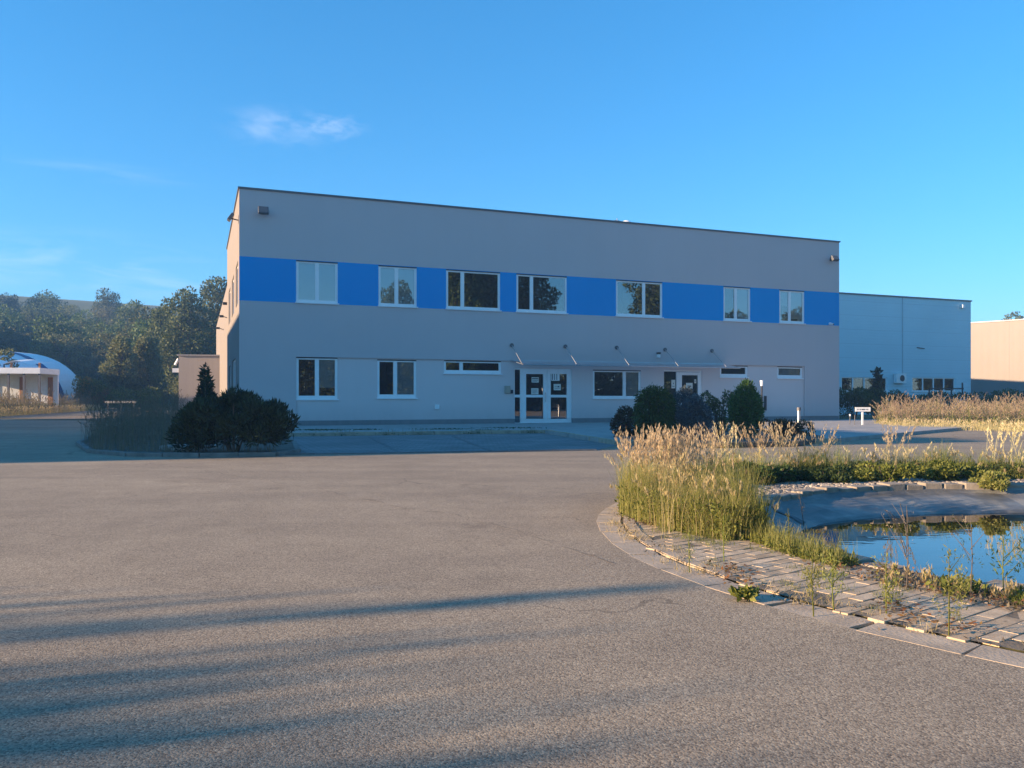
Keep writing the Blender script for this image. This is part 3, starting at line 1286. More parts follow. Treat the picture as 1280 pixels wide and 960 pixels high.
def arch(mb, y0, y1, grow=0.0, n=26):
    P = []
    for k in range(n + 1):
        a = math.pi * k / n
        P.append((-(hwid + grow) * math.cos(a), (hht + grow) * max(0.0, math.sin(a)) ** .9))
    for k in range(n):
        mb.quad((P[k][0], y0, P[k][1]), (P[k + 1][0], y0, P[k + 1][1]), (P[k + 1][0], y1, P[k + 1][1]), (P[k][0], y1, P[k][1]))
    return P


m = MB()
P = arch(m, 0, 19)
m.quad(*[(p[0], 0, p[1]) for p in P])
m.quad(*[(p[0], 19, p[1]) for p in P[::-1]])
m.build('tent_cover', M['tent'], th, smooth=False)
m = MB()
arch(m, 12.6, 14.1, .04)
m.build('blue_band', M['tentblue'], th)

sd = PY(50.5, 463, 70.0)
sh = empty('open_shed', (sd[0], sd[1], 0), R(8), 'open fronted shed with a white fascia and posts beside the tent hall', 'shed')
zt_ = sd[2]
m = MB()
m.box(-9, 0, -.1, 4, zt_ - .28, zt_ + .22)
m.build('fascia', M['tent'], sh)
for k in range(7):
    m = MB()
    m.box(-.18 - k * 1.25, -.02 - k * 1.25, 0, .14, 0, zt_ - .28)
    m.build('post', M['greybox'], sh)
m = MB()
m.box(-9, 0, 3.6, 3.8, 0, zt_ - .28)
m.cur = 1
for k in range(4):
    m.box(-.8 - k * 2.4, -.4 - k * 2.4, 3.5, 3.58, .4, zt_ - .5)
m.build('rear_panel', [M['tent'], M['orange']], sh)
m = MB()
for k in range(12):
    x0_, x1_ = -9 + k * .72, -9 + (k + 1) * .72
    zz = lambda x: zt_ + .8 + .2 * math.sin(x * 2.1) * (1 if x < -1 else .5)
    m.quad((x0_, .6, zz(x0_) - .12), (x1_, .6, zz(x1_) - .12), (x1_, 3.5, zz(x1_) + .16), (x0_, 3.5, zz(x0_) + .16))
m.build('tarpaulin', M['white'], sh)
for k in range(4):
    m = MB()
    m.box(-.5 - k * 2.3, -.35 - k * 2.3, .8, .95, zt_ + .22, zt_ + .7)
    m.build('gable_post', M['orange'], sh)

bp = PY(131, 502.6, 80.0)
br_ = empty('road_barrier', (bp[0], bp[1], 0), R(4), 'low white road barrier across the end of the access road', 'barrier')
m = MB()
m.box(0, 3.0, 0, .06, .85, 1.05)
m.build('rail', M['concrete'], br_)
for k in range(3):
    m = MB()
    m.box(.2 + k * 1.25, .32 + k * 1.25, .065, .15, 0, 1.0)
    m.build('post', M['greybox'], br_)

# ------------------------------------------------------------------ hill
m = MB()
nx, ny = 60, 40


def hillz(x, y):
    d = (-.62 * (x + 60) + .78 * (y - 120)) / 1.0      # rises away to the upper left
    t = max(0, min(1, d / 240))
    t = t * t * (3 - 2 * t)
    e = max(0, min(1, (x + 330) / 60)) * max(0, min(1, (75 - (x + y * .28)) / 50))
    return 41 * t * e - .3


gx = [-420 + 480 * i / nx for i in range(nx + 1)]
gy = [118 + 420 * j / ny for j in range(ny + 1)]
for x in gx:
    for y in gy:
        m.v.append((x, y, hillz(x, y)))
for i in range(nx):
    for j in range(ny):
        a = i * (ny + 1) + j
        m.f.append((a, a + ny + 1, a + ny + 2, a + 1))
        m.m.append(0)
structure(m.build('hill', M['hill'], smooth=True))

m = MB()                                        # unseen ridge added on the left, shaped to shade the lower wooded slope
na, npp = 24, 60
for i in range(na + 1):
    for j in range(npp + 1):
        a_, p_ = -190 + 150 * i / na, 72 + 260 * j / npp
        t = (p_ - 112) / 30
        t = max(0, min(1, t)); t = t * t * (3 - 2 * t)
        hh0 = (max(0, min(1, (p_ - 72) / 14)) * 8 + 19.5 * t) * max(0, min(1, (330 - p_) / 50))
        w_r = max(0.0, 1 - ((a_ + 105) / 62) ** 2)
        hh0 = hh0 * w_r * (1 + .05 * math.sin(p_ * .35) + .06 * math.sin(p_ * .83 + a_ * .2) + .04 * math.sin(p_ * 1.9))
        m.v.append((*ap(a_, p_), hh0 - .3))
for i in range(na):
    for j in range(npp):
        k = i * (npp + 1) + j
        m.f.append((k, k + npp + 1, k + npp + 2, k + 1))
        m.m.append(0)
structure(m.build('hill', M['hill'], smooth=True))  # this one is the unseen shading ridge

# ------------------------------------------------------------------ trees


def crown_points(lobes, n):
    w = np.array([l[3] * l[4] for l in lobes])
    idx = rng.choice(len(lobes), n, p=w / w.sum())
    L_ = np.array(lobes)[idx]
    d = rng.normal(size=(n, 3))
    d /= np.linalg.norm(d, axis=1, keepdims=True)
    r = rng.uniform(.35, 1.0, n) ** .45
    jit = 1 + rng.normal(size=n) * .07
    P = L_[:, :3] + d * (r * jit)[:, None] * np.stack([L_[:, 3], L_[:, 3], L_[:, 4]], 1)
    return P, d


def make_tree(name, H, width, lobes_n, n, ls, leaf, base=.2, shape='round', label='', cat='tree', group=None, seed=1):
    random.seed(seed)
    o = empty(name, (0, 0, 0), 0, label, cat, group)
    lobes = []
    z0 = H * base
    for k in range(lobes_n):
        t = (k + .5) / lobes_n
        z = z0 + (H - z0) * (t * .82 + .05)
        if shape == 'round':
            rr = width / 2 * math.sqrt(max(.16, 1 - (1.75 * t - .8) ** 2)) * .74
        elif shape == 'cone':
            rr = width / 2 * (1 - t) * .8 + .1
        else:
            rr = width / 2 * (.55 + .3 * math.sin(t * math.pi)) * .8
        a = k * 2.4 + random.uniform(-.4, .4)
        q = rr * random.uniform(.35, 1.0)
        lr = width * random.uniform(.13, .24) * (1.12 - (.25 if shape == 'round' else .5) * t)
        lobes.append((q * math.cos(a), q * math.sin(a), z, lr, lr * random.uniform(.7, 1.05)))
    P, d = crown_points(lobes, n)
    D = d + rng.normal(size=d.shape) * .7 + np.array([0, 0, .25])
    sz = rng.uniform(.6, 1.3, n) * ls
    leaves('crown', P, D, sz, sz * .62, leaf, o, flat=d)
    tr = MB()
    pts = [(0, 0, -.2), (random.uniform(-.1, .1), random.uniform(-.1, .1), H * .25), (random.uniform(-.3, .3), random.uniform(-.3, .3), H * .55), (0, 0, H * .9)]
    r0 = H * .02
    tr.tube(pts, [r0 * 1.2, r0 * .9, r0 * .55, r0 * .12], 8)
    for l in lobes[::2]:
        b = Vector((0, 0, max(H * .15, l[2] - H * .18)))
        e_ = Vector(l[:3])
        mid = b.lerp(e_, .5) + Vector((0, 0, -.03 * H))
        tr.tube([b, mid, e_], [r0 * .45, r0 * .28, r0 * .08], 5)
    tr.build('trunk', M['bark'], o)
    return o


FG = 'trees of the wooded slope'
protos = [make_tree('forest_tree', 13.5, 9.5, 26, 7000, .40, L['forest'], .12, 'round', 'dark leafy tree in the wooded slope behind the tent hall', 'tree', FG, 3),
          make_tree('forest_tree', 14.5, 8.8, 30, 8000, .40, L['tall'], .10, 'round', 'tall full crowned tree in the wooded slope behind the tent hall', 'tree', FG, 4),
          make_tree('forest_tree', 12, 9.0, 24, 7500, .36, L['pale'], .10, 'round', 'lighter green tree in the wooded slope behind the tent hall', 'tree', FG, 5)]
used = [False] * 3
rf_ = random.Random(21)
spots = []
for row, yy in enumerate((128, 140, 153, 168, 185, 205)):
    px = -45 + (row % 2) * 22
    while px < 285:
        x = (px - 640) / F * yy
        spots.append((x + rf_.uniform(-1.5, 1.5), yy + rf_.uniform(-4, 4), row))
        px += rf_.uniform(34, 48) * (150 / yy)
for i, (x, y, row) in enumerate(spots):
    k = rf_.choice([0, 0, 1, 2]) if row > 1 else rf_.choice([0, 1, 2])
    if not used[k]:
        o, used[k] = protos[k], True
    else:
        o = copy_tree(protos[k])
    o.location = (x, y, max(-.3, hillz(x, y)))
    o.rotation_euler = (0, 0, rf_.uniform(0, 6.28))
    sc_ = rf_.uniform(.85, 1.15)
    o.scale = (sc_, sc_, sc_ * rf_.uniform(.92, 1.1))

# big trees beside the building, two pale bushy trees on the flat
for (px, ytop, Y, wpx, sd_, lab) in ((232, 350, 112, 78, 31, 'tall green tree on the slope, left one of the big pair by the building'),
                                     (272, 340, 118, 84, 32, 'tallest green tree on the slope right beside the building'),
                                     (205, 372, 122, 46, 33, 'medium green tree at the left foot of the tall pair')):
    x, y, z = PY(px, ytop, Y)
    o = make_tree('slope_tree', z + .5, wpx / F * Y, 38, 11000, .42, L['tall'], .1, 'round', lab, 'tree', 'big trees beside the building', sd_)
    o.location = (x, y, -.3)
for (px, ytop, Y, wpx, sd_, lab) in ((150, 417, 97, 46, 41, 'pale olive bushy tree, left one of two on the flat'),
                                     (184, 416, 100, 44, 42, 'pale olive bushy tree, right one of two on the flat')):
    x, y, z = PY(px, ytop, Y)
    o = make_tree('olive_tree', z + .2, wpx / F * Y, 30, 10000, .30, L['pale'], .03, 'round', lab, 'tree', 'pale bushy trees on the flat', sd_)
    o.location = (x, y, 0)
x, y, z = PY(5, 428, 82)
o = make_tree('small_tree', z, 3.5, 12, 1500, .32, L['pale'], .15, 'tall', 'small light tree showing above the shed roof', 'tree', None, 43)
o.location = (x, y, 0)
for (px, ytop, Y, wpx, sd_, lab) in ((1270, 382, 165, 66, 51, 'broad tree rising above the cream hall roof'),
                                     (1228, 393, 170, 26, 52, 'small tree top between the two halls'),
                                     (1243, 399, 175, 18, 53, 'low tree top just left of the broad tree behind the cream hall')):
    x, y, z = PY(px, ytop, Y)
    o = make_tree('distant_tree', z, wpx / F * Y, 22, 3200, .6, L['tall'], .1, 'round', lab, 'tree', None, sd_)
    o.location = (x, y, 0)

# trees across the road on the right, mirrored in the windows
RG = 'roadside trees mirrored in the windows'
rlab = 'leafy roadside tree across the yard, seen mirrored in the windows'
rp = make_tree('roadside_tree', 12, 7.5, 30, 9000, .34, L['forest'], .03, 'round', rlab, 'tree', RG, 61)
rtall = make_tree('roadside_tree', 18, 7.5, 40, 14000, .36, L['forest'], .03, 'tall', rlab, 'tree', RG, 62)
dn = (0 - AX) * UY - (0 - AY) * UX
CM = (-2 * dn * UY, 2 * dn * UX)                # mirror image of the viewpoint


def mirrored(px, beyond):
    s_, _ = fac(px, 400)
    wx, wy = AX + s_ * UX, AY + s_ * UY
    d_ = Vector((wx - CM[0], wy - CM[1]))
    k = (d_.length + beyond) / d_.length
    return CM[0] + d_.x * k, CM[1] + d_.y * k


first = {}
belt = [(355 + 27 * k, 52 + 9 * ((k * 7) % 3), (7.6 + 2.2 * ((k * 5) % 4) / 3) / 12, rp) for k in range(26)]
for i, (px, t_, sc_, src) in enumerate(belt + [(500, 60, .90, rtall), (478, 56, .7, rtall), (574, 45, 1.08, rtall), (606, 47, 1.16, rtall), (640, 52, 1.0, rtall), (664, 50, .93, rtall), (812, 48, .98, rtall), (842, 50, .9, rtall), (920, 58, .72, rtall), (985, 60, .75, rtall)]):
    o = src if src.name not in first else copy_tree(src)
    first[src.name] = 1
    x, y = mirrored(px, t_)
    o.location = (x, y, 0)
    o.rotation_euler = (0, 0, i * 1.3)
    o.scale = (sc_, sc_, sc_) if src is rtall else (sc_ * 1.1, sc_ * 1.1, sc_)
for i, (x, y) in enumerate(((58, 46), (66, 41), (63, 56), (83, 33), (68, 54), (74, 52), (80, 49), (87, 47), (72, 57), (60, 51))):
    o = copy_tree(rp)
    o.location = (x, y, 0)
    o.rotation_euler = (0, 0, i * 2.1)

# slim young trees left of the camera, whose shadows streak the asphalt
SG = 'young trees left of the yard'
lab_s = 'slim young tree at the left of the yard casting a long shadow'
tl = math.tan(SUN_EL)
st = make_tree('young_tree', 4.4, 1.25, 18, 900, .15, L['olive'], .3, 'tall', lab_s, 'tree', SG, 71)
tr_ = random.Random(12)
spots_ = [(.6, 4.92, 1, .12), (-.2, 5.15, .95, .15), (-1.0, 5.42, 1, .14), (-1.5, 5.62, 1, .16), (1.7, 3.72, 1.1, .13), (1.0, 3.95, 1.1, .13), (.2, 4.62, 1.15, .13), (-.9, 4.78, 1.2, .16)]
for k in range(17):
    pp = 1.7 + 2.3 * (k + tr_.uniform(-.45, .45)) / 17
    spots_.append((tr_.uniform(-1.3, 1.9) - .3 * max(0, pp - 3), pp, tr_.uniform(1.05, 1.5), tr_.choice([.12, .15, .18, .24, .36])))
spots_ += [(tr_.uniform(-2.0, .3), 2.0 + k * .2, tr_.uniform(1.1, 1.5), tr_.choice([.14, .2, .3])) for k in range(14)]
spots_ += [(-1.0, 2.15, 1.5, 1.3), (-1.5, 2.9, 1.6, 1.3), (-2.2, 3.7, 1.5, 1.1), (-.5, 2.55, 1.4, .6), (-.9, 2.95, 1.5, .7), (-.2, 2.2, 1.4, .5), (-1.1, 3.35, 1.5, .6), (.6, 2.4, 1.3, .3)]
for i, (tip, pp, sc_, wd_) in enumerate(spots_):
    o = st if i == 0 else copy_tree(st)
    hgt = 4.4 * sc_ * random.Random(i).uniform(.95, 1.1)
    al = tip - .55 - hgt * .89 / tl
    x, y = ap(al, pp)
    o.location = (x, y, 0)
    o.rotation_euler = (0, 0, i * 1.9)
    o.scale = (wd_ * 1.3, wd_ * 1.3, hgt / 4.4)
# a taller one with a bare stem and a small head
o = empty('young_tree', (0, 0, 0), 0, 'bare stemmed sapling with a small leafy head, left of the yard', 'tree', SG)
hh_ = 5.0
lobes = [(0, 0, hh_ - .25 - k * .16, .055 + .02 * (k % 2), .16) for k in range(3)]
P, d = crown_points(lobes, 130)
leaves('crown', P, d + rng.normal(size=d.shape) * .7, .10, .05, L['olive'], o)
m = MB()
m.tube([(0, 0, -.1), (.04, 0, 2.5), (0, 0, hh_ - .2)], [.035, .022, .008], 6)
m.build('trunk', M['bark'], o)
x, y = ap(3.2 - hh_ / tl, 4.42)
o.location = (x, y, 0)

# ------------------------------------------------------------------ shrubs by the building


def shrub(name, base_px, top_py, wpx, leaf, label, lobes, n, ls, asp=.4, up=.5, cat='shrub', group=None, stem=True, hgt=None, seed=0):
    """lobes given in units of half-width / height"""
    global rng
    rng = np.random.default_rng(100 + seed)
    x, y = G(*base_px, z=kz if base_px[0] > 700 else .08)
    hw_ = wpx / F * y / 2
    z = CAMH + (HZ - top_py) / F * y
    o = empty(name, (x, y, kz if base_px[0] > 700 else .08), 0, label, cat, group)
    Lb = [(a * hw_, b * hw_, c * z, r * hw_, r2 * z) for a, b, c, r, r2 in lobes]
    P, d = crown_points(Lb, n)
    P[:, 2] = np.abs(P[:, 2])
    D = d + rng.normal(size=d.shape) * .55 + np.array([0, 0, up])
    sz = rng.uniform(.6, 1.35, n) * ls
    leaves('foliage', P, D, sz, sz * asp, leaf, o)
    if stem:
        m = MB()
        for k in range(5):
            a = k * 1.26
            m.tube([(0.05 * math.cos(a), .05 * math.sin(a), -.1), (.25 * hw_ * math.cos(a), .25 * hw_ * math.sin(a), z * .4), (.5 * hw_ * math.cos(a), .5 * hw_ * math.sin(a), z * .75)], [.035, .022, .008], 5)
        m.build('stem', M['bark'], o)
    return o


# left planting bed with kerb
bedpts = [G(98, 556), G(112, 566), G(160, 570.5), G(250, 571.5), G(345, 570), G(372, 566), G(368, 556), G(350, 546), G(300, 538), G(235, 530), G(180, 531), G(130, 540)]
m = MB()
m.slab(bedpts, -.05, .07)
structure(m.build('planting_bed', M['soil']))
m = MB()
for k in range(len(bedpts)):
    kerb_line(m, bedpts[k], bedpts[(k + 1) % len(bedpts)], .12, -.05, .085, .8)
structure(m.build('bed_kerb', simple('weathered_kerb', (.19, .175, .155), .9, var=.25, scale=4), bevel=.01))

yl = []
for k in range(88):
    q = random.uniform(-1, 1)
    top = .50 + .46 * (1 - abs(q) ** 3.2) * (.90 + .10 * math.sin(q * 6.2 + 2.2))
    zc = random.uniform(.10, 1) ** .7 * (top - .10)
    yl.append((q * .9, random.uniform(-.45, .45) * math.sqrt(max(.1, 1 - q * q)), max(.12, zc), random.uniform(.13, .24), random.uniform(.09, .15)))
shrub('yew_shrub', (292, 564), 490, 146, L['yew'], 'wide dark green yew bush spreading over the left planting bed', yl, 19000, .12, .26, 1.0, seed=1)
cl = [(.1 * math.sin(k * 2.1), 0, .10 + k * .09, 1.05 * (1 - k / 10.5) ** 1.15, .085) for k in range(10)] + [(.5, 0, .25, .3, .1), (-.5, 0, .3, .3, .12), (.35, .2, .55, .25, .08)]
o = shrub('conifer', (257, 552), 459, 34, L['yew'], 'small dark conical conifer poking above the yew bush', cl, 3800, .13, .35, .6, seed=2)
m = MB()
x, y = G(228, 562, .07)
m.tube([(0, 0, 0), (0, 0, .12)], .62, 32)
tag(m.build('manhole_ring', M['concrete'], loc=(x, y + .4, .02)), 'round concrete manhole cover set low in the left planting bed', 'manhole')


def stuff_grass(name, region, n, hr_, bend, w, mat, label, cat, plume=0.0, plume_mat=None, plume_h=.3, leaf=None, leaf_n=0, leaf_s=.05, z=0.0, kind='stuff', group=None, plume_s=1.0, mound=0.0):
    """region: function giving (n,2) ground points"""
    XY = region(n)
    P = np.column_stack([XY, np.full(len(XY), z)])
    H = rng.uniform(hr_[0], hr_[1], len(P))
    if mound > 0:                               # taller and lower drifts
        q = np.sin(XY[:, 0] * mound + 1.3) + np.sin(XY[:, 1] * mound * 1.4 + XY[:, 0] * mound * .6) + np.sin(XY[:, 0] * mound * 2.3 - XY[:, 1] * mound * 1.7)
        H *= np.clip(.80 + .16 * q, .42, 1.25)
    o, tips, bd_ = blades(name, P, H, bend, np.full(len(P), w), mat)
    extra = []
    if plume > 0:
        k = rng.random(len(P)) < plume
        T, Hk, B = tips[k], H[k], bd_[k]
        nf = 26
        t = rng.uniform(0, 1, (len(T), nf))
        ph = plume_h * (Hk / Hk.max())[:, None]
        cz = T[:, None, :] + np.zeros((1, nf, 1))
        cz = cz.copy()
        cz[:, :, 2] += (t - .75) * ph
        cz[:, :, :2] += B[:, None, :2] * ((t - .75) * .9 + (t ** 2) * .5)[..., None] * .6
        cz += rng.normal(size=cz.shape) * np.array([.0045, .0045, .008])
        Pp = cz.reshape(-1, 3)
        D = np.repeat(B, nf, 0) * .8 + rng.normal(size=Pp.shape) * .2 + np.array([0, 0, 1.0])
        s_ = rng.uniform(.03, .055, len(Pp)) * plume_s
        extra.append(leaves('plume', Pp, D, s_, s_ * .2, plume_mat or mat))
    if leaf is not None and leaf_n:
        XY2 = region(leaf_n)
        hh2 = rng.uniform(0, 1, len(XY2)) ** 1.2 * hr_[0] * 1.05
        Pl = np.column_stack([XY2 + rng.normal(size=XY2.shape) * .02, z + hh2])
        D = rng.normal(size=Pl.shape) + np.array([0, 0, .6])
        s_ = rng.uniform(.6, 1.4, len(Pl)) * leaf_s
        extra.append(leaves('leaf', Pl, D, s_, s_ * .45, leaf))
    if extra:
        join_into(o, extra)
    return tag(o, label, cat, group, kind)


def reg_px(poly, z=0.0):
    """uniform points of a ground polygon given in survey pixels"""
    Q = np.array([G(*p, z) for p in poly])
    lo_, hi_ = Q.min(0), Q.max(0)

    def f(n):
        out = []
        while len(out) < n:
            p = rng.uniform(lo_, hi_)
            c = False
            j = len(Q) - 1
            for i in range(len(Q)):
                if ((Q[i][1] > p[1]) != (Q[j][1] > p[1])) and (p[0] < (Q[j][0] - Q[i][0]) * (p[1] - Q[i][1]) / (Q[j][1] - Q[i][1]) + Q[i][0]):
                    c = not c
                j = i
            if c:
                out.append(p)
        return np.array(out)
    return f


def reg_ring(r0, r1, a0, a1, clump=0, cs=.12):
    def f(n):
        if clump:
            ac = rng.uniform(R(a0), R(a1), clump)
            rc = rng.uniform(r0, r1, clump)
            k = rng.integers(0, clump, n)
            a, r = ac[k], rc[k]
            xy = np.column_stack([PC[0] + r * np.cos(a), PC[1] + r * np.sin(a)])
            return xy + rng.normal(size=(n, 2)) * cs
        a = rng.uniform(R(a0), R(a1), n)
        r = rng.uniform(r0, r1, n)
        return np.column_stack([PC[0] + r * np.cos(a), PC[1] + r * np.sin(a)])
    return f


rng = np.random.default_rng(5)
stuff_grass('dry_weeds', reg_px([(100, 560), (130, 566), (215, 566), (235, 548), (235, 532), (180, 533), (135, 542)]), 2600, (.55, 1.5), .22, .012, L['dull'],
            'dull brown weeds filling the left end of the planting bed', 'weeds', .5, L['dull'], .3, L['dull'], 4500, .05, .07, mound=1.6)
stuff_grass('bed_fringe', reg_px([(110, 567.5), (250, 571), (345, 569), (345, 567), (250, 568.5), (112, 564)]), 500, (.12, .3), .08, .01, L['dull'],
            'thin dry grass along the kerb of the planting bed', 'grass', z=.07)

def moss_patch(px, py, wx, n):
    c = np.array(G(px, py, kz))
    return c + np.column_stack([rng.normal(size=n) * wx, rng.normal(size=n) * wx * .55])


def moss(n):
    return np.concatenate([moss_patch(400, 537.5, .55, n // 3), moss_patch(556, 536.5, .5, n // 5), moss_patch(640, 535, .6, n // 5), moss_patch(612, 538, .3, n // 8), moss_patch(455, 537, .3, n // 8)])


stuff_grass('moss', moss, 1500, (.01, .05), .02, .03, L['weeddeep'], 'dark moss patches on the concrete apron before the facade', 'moss', z=kz, kind='stuff')


def kerbside(n):
    t = rng.random(n)[:, None]
    k = rng.integers(0, 9, n)
    ctr = np.array([.03, .11, .18, .31, .38, .52, .6, .77, .95])[k][:, None]
    t = np.clip(ctr + rng.normal(size=(n, 1)) * .018, 0, 1)
    A_, B_ = np.array(W(-1.5, k0[1] + .17)), np.array(W(k1[0], k1[1] + .17))
    return A_ * (1 - t) + B_ * t + rng.normal(size=(n, 2)) * .04


stuff_grass('kerb_weeds', kerbside, 420, (.08, .35), .12, .012, L['dull'], 'small weeds growing along the kerb of the parking bays', 'weeds', 0, None, .1, L['weeddeep'], 700, .05)
# right-hand group
m = MB()
bed2 = [G(*p, kz) for p in ((768, 546), (800, 553), (900, 555), (1000, 553), (1030, 547), (1000, 540), (900, 537), (800, 538))]
m.slab(bed2, .02, kz + .03)
structure(m.build('shrub_bed', M['soil']))
rl = [(0, 0, .45, .8, .45), (-.5, 0, .35, .45, .35), (.5, 0, .4, .5, .4), (0, .3, .7, .5, .3)]
shrub('barberry_shrub', (783, 546), 512, 40, L['red'], 'low reddish shrub at the left end of the shrub group', rl, 3500, .07, .5, .3, seed=3)
wl_ = [(0, 0, .5, .85, .5), (-.3, 0, .62, .55, .36), (.35, 0, .6, .55, .36), (0, 0, .8, .5, .2), (.1, .2, .25, .9, .25)]
o = shrub('weeping_thuja', (818, 550), 488, 56, L['thuja'], 'rounded green thuja with drooping sprays beside the second entrance', wl_, 9000, .10, .3, -.9, seed=4)
sl_ = [(0, 0, .3, .9, .3), (-.3, 0, .55, .7, .3), (.3, .1, .5, .7, .3), (0, 0, .72, .55, .22), (.1, 0, .85, .3, .14)]
shrub('blue_spruce', (856, 541), 486.5, 48, L['spruce'], 'rear blue grey dwarf spruce half hidden by another spruce', sl_, 6000, .085, .3, .3, group='dwarf blue spruces', seed=5)
shrub('blue_spruce', (868, 550), 498, 46, L['spruce'], 'front blue grey dwarf spruce between thuja and loose shrub', sl_, 7000, .08, .3, .25, group='dwarf blue spruces', seed=6)
ll = [(random.uniform(-.8, .8), random.uniform(-.4, .4), random.uniform(.2, .88), .26, .13) for _ in range(13)]
shrub('loose_shrub', (899, 546), 490, 44, L['olive'], 'loose thin olive shrub left of the egg shaped thuja', ll, 2600, .075, .42, .3, seed=7)
tl_ = [(0, 0, .3, .92, .3), (0, 0, .5, .88, .34), (0, 0, .68, .66, .24), (.05, 0, .84, .42, .14), (.1, 0, .92, .25, .075), (.4, 0, .5, .55, .3), (-.4, 0, .45, .55, .3)]
shrub('egg_thuja', (932, 548), 480, 44, L['thuja'], 'egg shaped green thuja with its tip in the sun', tl_, 11000, .085, .3, .6, seed=8)
dl = [(random.uniform(-.9, .9), random.uniform(-.4, .4), random.uniform(.3, .7), .3, .3) for _ in range(12)]
shrub('low_shrub', (985, 549), 527, 66, L['red'], 'low dark red ground shrub at the right end of the shrub group', dl, 3500, .06, .5, .3, seed=9)

# bollard lamp, pole, sign, bits by the right corner
x, y = G(998.5, 536, kz)
o = empty('bollard_lamp', (x, y, kz), 0, 'slim grey bollard lamp near the right corner of the block', 'lamp')
m = MB(); m.tube([(0, 0, 0), (0, 0, .66)], .055, 12); m.build('post', M['steel'], o)
m = MB(); m.tube([(0, 0, .66), (0, 0, .78)], .075, 12); m.build('lamp_head', M['greybox'], o)
x, y = G(952.3, 536, kz)
zz_ = CAMH + (HZ - 479) / F * y
o = empty('garden_lamp', (x, y, kz), 0, 'thin dark lamp pole with a white head behind the egg shaped thuja', 'lamp')
m = MB(); m.tube([(0, 0, 0), (0, 0, zz_ - kz - .1)], .03, 8); m.build('pole', M['darkmetal'], o)
m = MB(); m.tube([(0, 0, zz_ - kz - .1), (0, 0, zz_ - kz + .1)], [.05, .07], 10); m.build('lamp_head', M['white'], o)

x, y = G(1078, 534)
o = empty('notice_sign', (x, y, 0), R(3), 'small white signboard on a post at the edge of the weeds', 'sign')
hz_ = CAMH + (HZ - 512) / F * y
m = MB(); m.box(-.035, .035, -.02, .02, 0, hz_); m.build('post', M['white'], o)
m = MB(); m.box(-.33, .33, -.045, -.022, hz_ - .08, hz_ + .1); bo = m.build('board', M['white'], o)
m = MB()
xx = -.26
rs = random.Random(3)
while xx < .25:
    w = rs.uniform(.02, .04)
    m.box(xx, xx + w, -.050, -.046, hz_ - .02, hz_ + .035)
    xx += w + rs.choice([.012, .012, .04])
m.build('lettering', M['greybox'], bo)
for i, (px, py, hpy, lab) in enumerate(((1062, 533.5, 520, 'short grey stake with a white cap left of the signboard'), (1068, 533.8, 518.5, 'bare grey stake just left of the signboard'))):
    x, y = G(px, py)
    zt2 = (py - hpy) / F * y
    m = MB(); m.tube([(0, 0, 0), (.02, 0, zt2)], .018, 6)
    if i == 0:
        m.cur = 1
        m.tube([(.02, 0, zt2), (.02, 0, zt2 + .08)], .035, 8)
    tag(m.build('stake', [M['greybox'], M['white']], loc=(x, y, 0)), lab, 'stake')

# right verge: shaded shrubs, sunlit weeds, railing, slim poplar
for i, (px, py, tpy, w, lab) in enumerate(((1068, 520.5, 489, 44, 'dark shaded bush against the right corner of the block'), (1094, 519.5, 487, 50, 'dark shaded bush behind the signboard'),
                                           (1128, 518.5, 490, 50, 'dark bush below the air conditioner of the metal hall'), (1172, 517.5, 491, 60, 'dark bush under the right window strip of the metal hall'), (1228, 517.5, 491, 62, 'dark bush in front of the cream hall'), (1282, 517.5, 489, 62, 'dark bush at the right picture edge'))):
    dl = [(random.uniform(-.8, .8), random.uniform(-.5, .5), random.uniform(.25, .8), .42, .25) for _ in range(11)]
    shrub('shaded_bush', (px, py + 2), tpy, w, L['weeddeep'], lab, dl, 4200, .13, .5, .3, 'bush', 'dark bushes before the halls', seed=20 + i)
x, y, z = PY(1096, 455, 50)
o = make_tree('slim_poplar', z, .9, 14, 800, .22, L['yew'], .2, 'tall', 'slim dark columnar tree in front of the metal hall windows', 'tree', None, 81)
o.location = (x, y, 0)
x0_, y0_, z0_ = PY(1162, 485, 52)
o = empty('railing', (x0_, y0_, 0), R(6), 'dark metal railing in front of the right window strip', 'railing')
m = MB(); m.box(0, 2.35, 0, .05, z0_ - .08, z0_); m.box(0, 2.35, 0, .05, .9, .96); m.build('rail', M['darkmetal'], o)
for k in range(4):
    m = MB(); m.box(k * .76, k * .76 + .07, .055, .12, 0, z0_ + (.35 if k == 3 else 0)); m.build('post', M['darkmetal'], o)

rng = np.random.default_rng(8)
verge = reg_px([(1092, 531.5), (1120, 534.5), (1180, 535), (1290, 537.5), (1330, 534), (1330, 525), (1200, 525), (1130, 526.5), (1105, 528)])
stuff_grass('verge_weeds', verge, 3600, (.5, 1.45), .3, .016, L['pinkdry'], 'tall dry pinkish weeds lit by the sun on the right verge', 'weeds', .6, L['pinkdry'], .35, L['olive'], 15000, .085, plume_s=1.6, mound=1.1)
stuff_grass('verge_greens', verge, 4600, (.4, 1.3), .3, .016, L['weedgreen'], 'olive green weeds mixed through the right verge', 'weeds', .5, L['pinkdry'], .25, L['weedgreen'], 9000, .08, plume_s=1.6, mound=1.7)
verge2 = reg_px([(1088, 532), (1120, 536), (1290, 540.5), (1330, 537), (1290, 536), (1150, 534)])
stuff_grass('verge_grass', verge2, 3000, (.12, .42), .15, .012, L['straw'], 'short straw coloured grass along the front of the right verge', 'grass', .2, L['plume'], .12)
# left roadside
def strip(p0, p1, w0, w1):
    def f(n):
        t = rng.random(n)[:, None]
        c = np.array(p0) * (1 - t) + np.array(p1) * t
        return c + np.column_stack([-rng.uniform(w0, w1, n), rng.uniform(w0, w1, n) * .3])
    return f


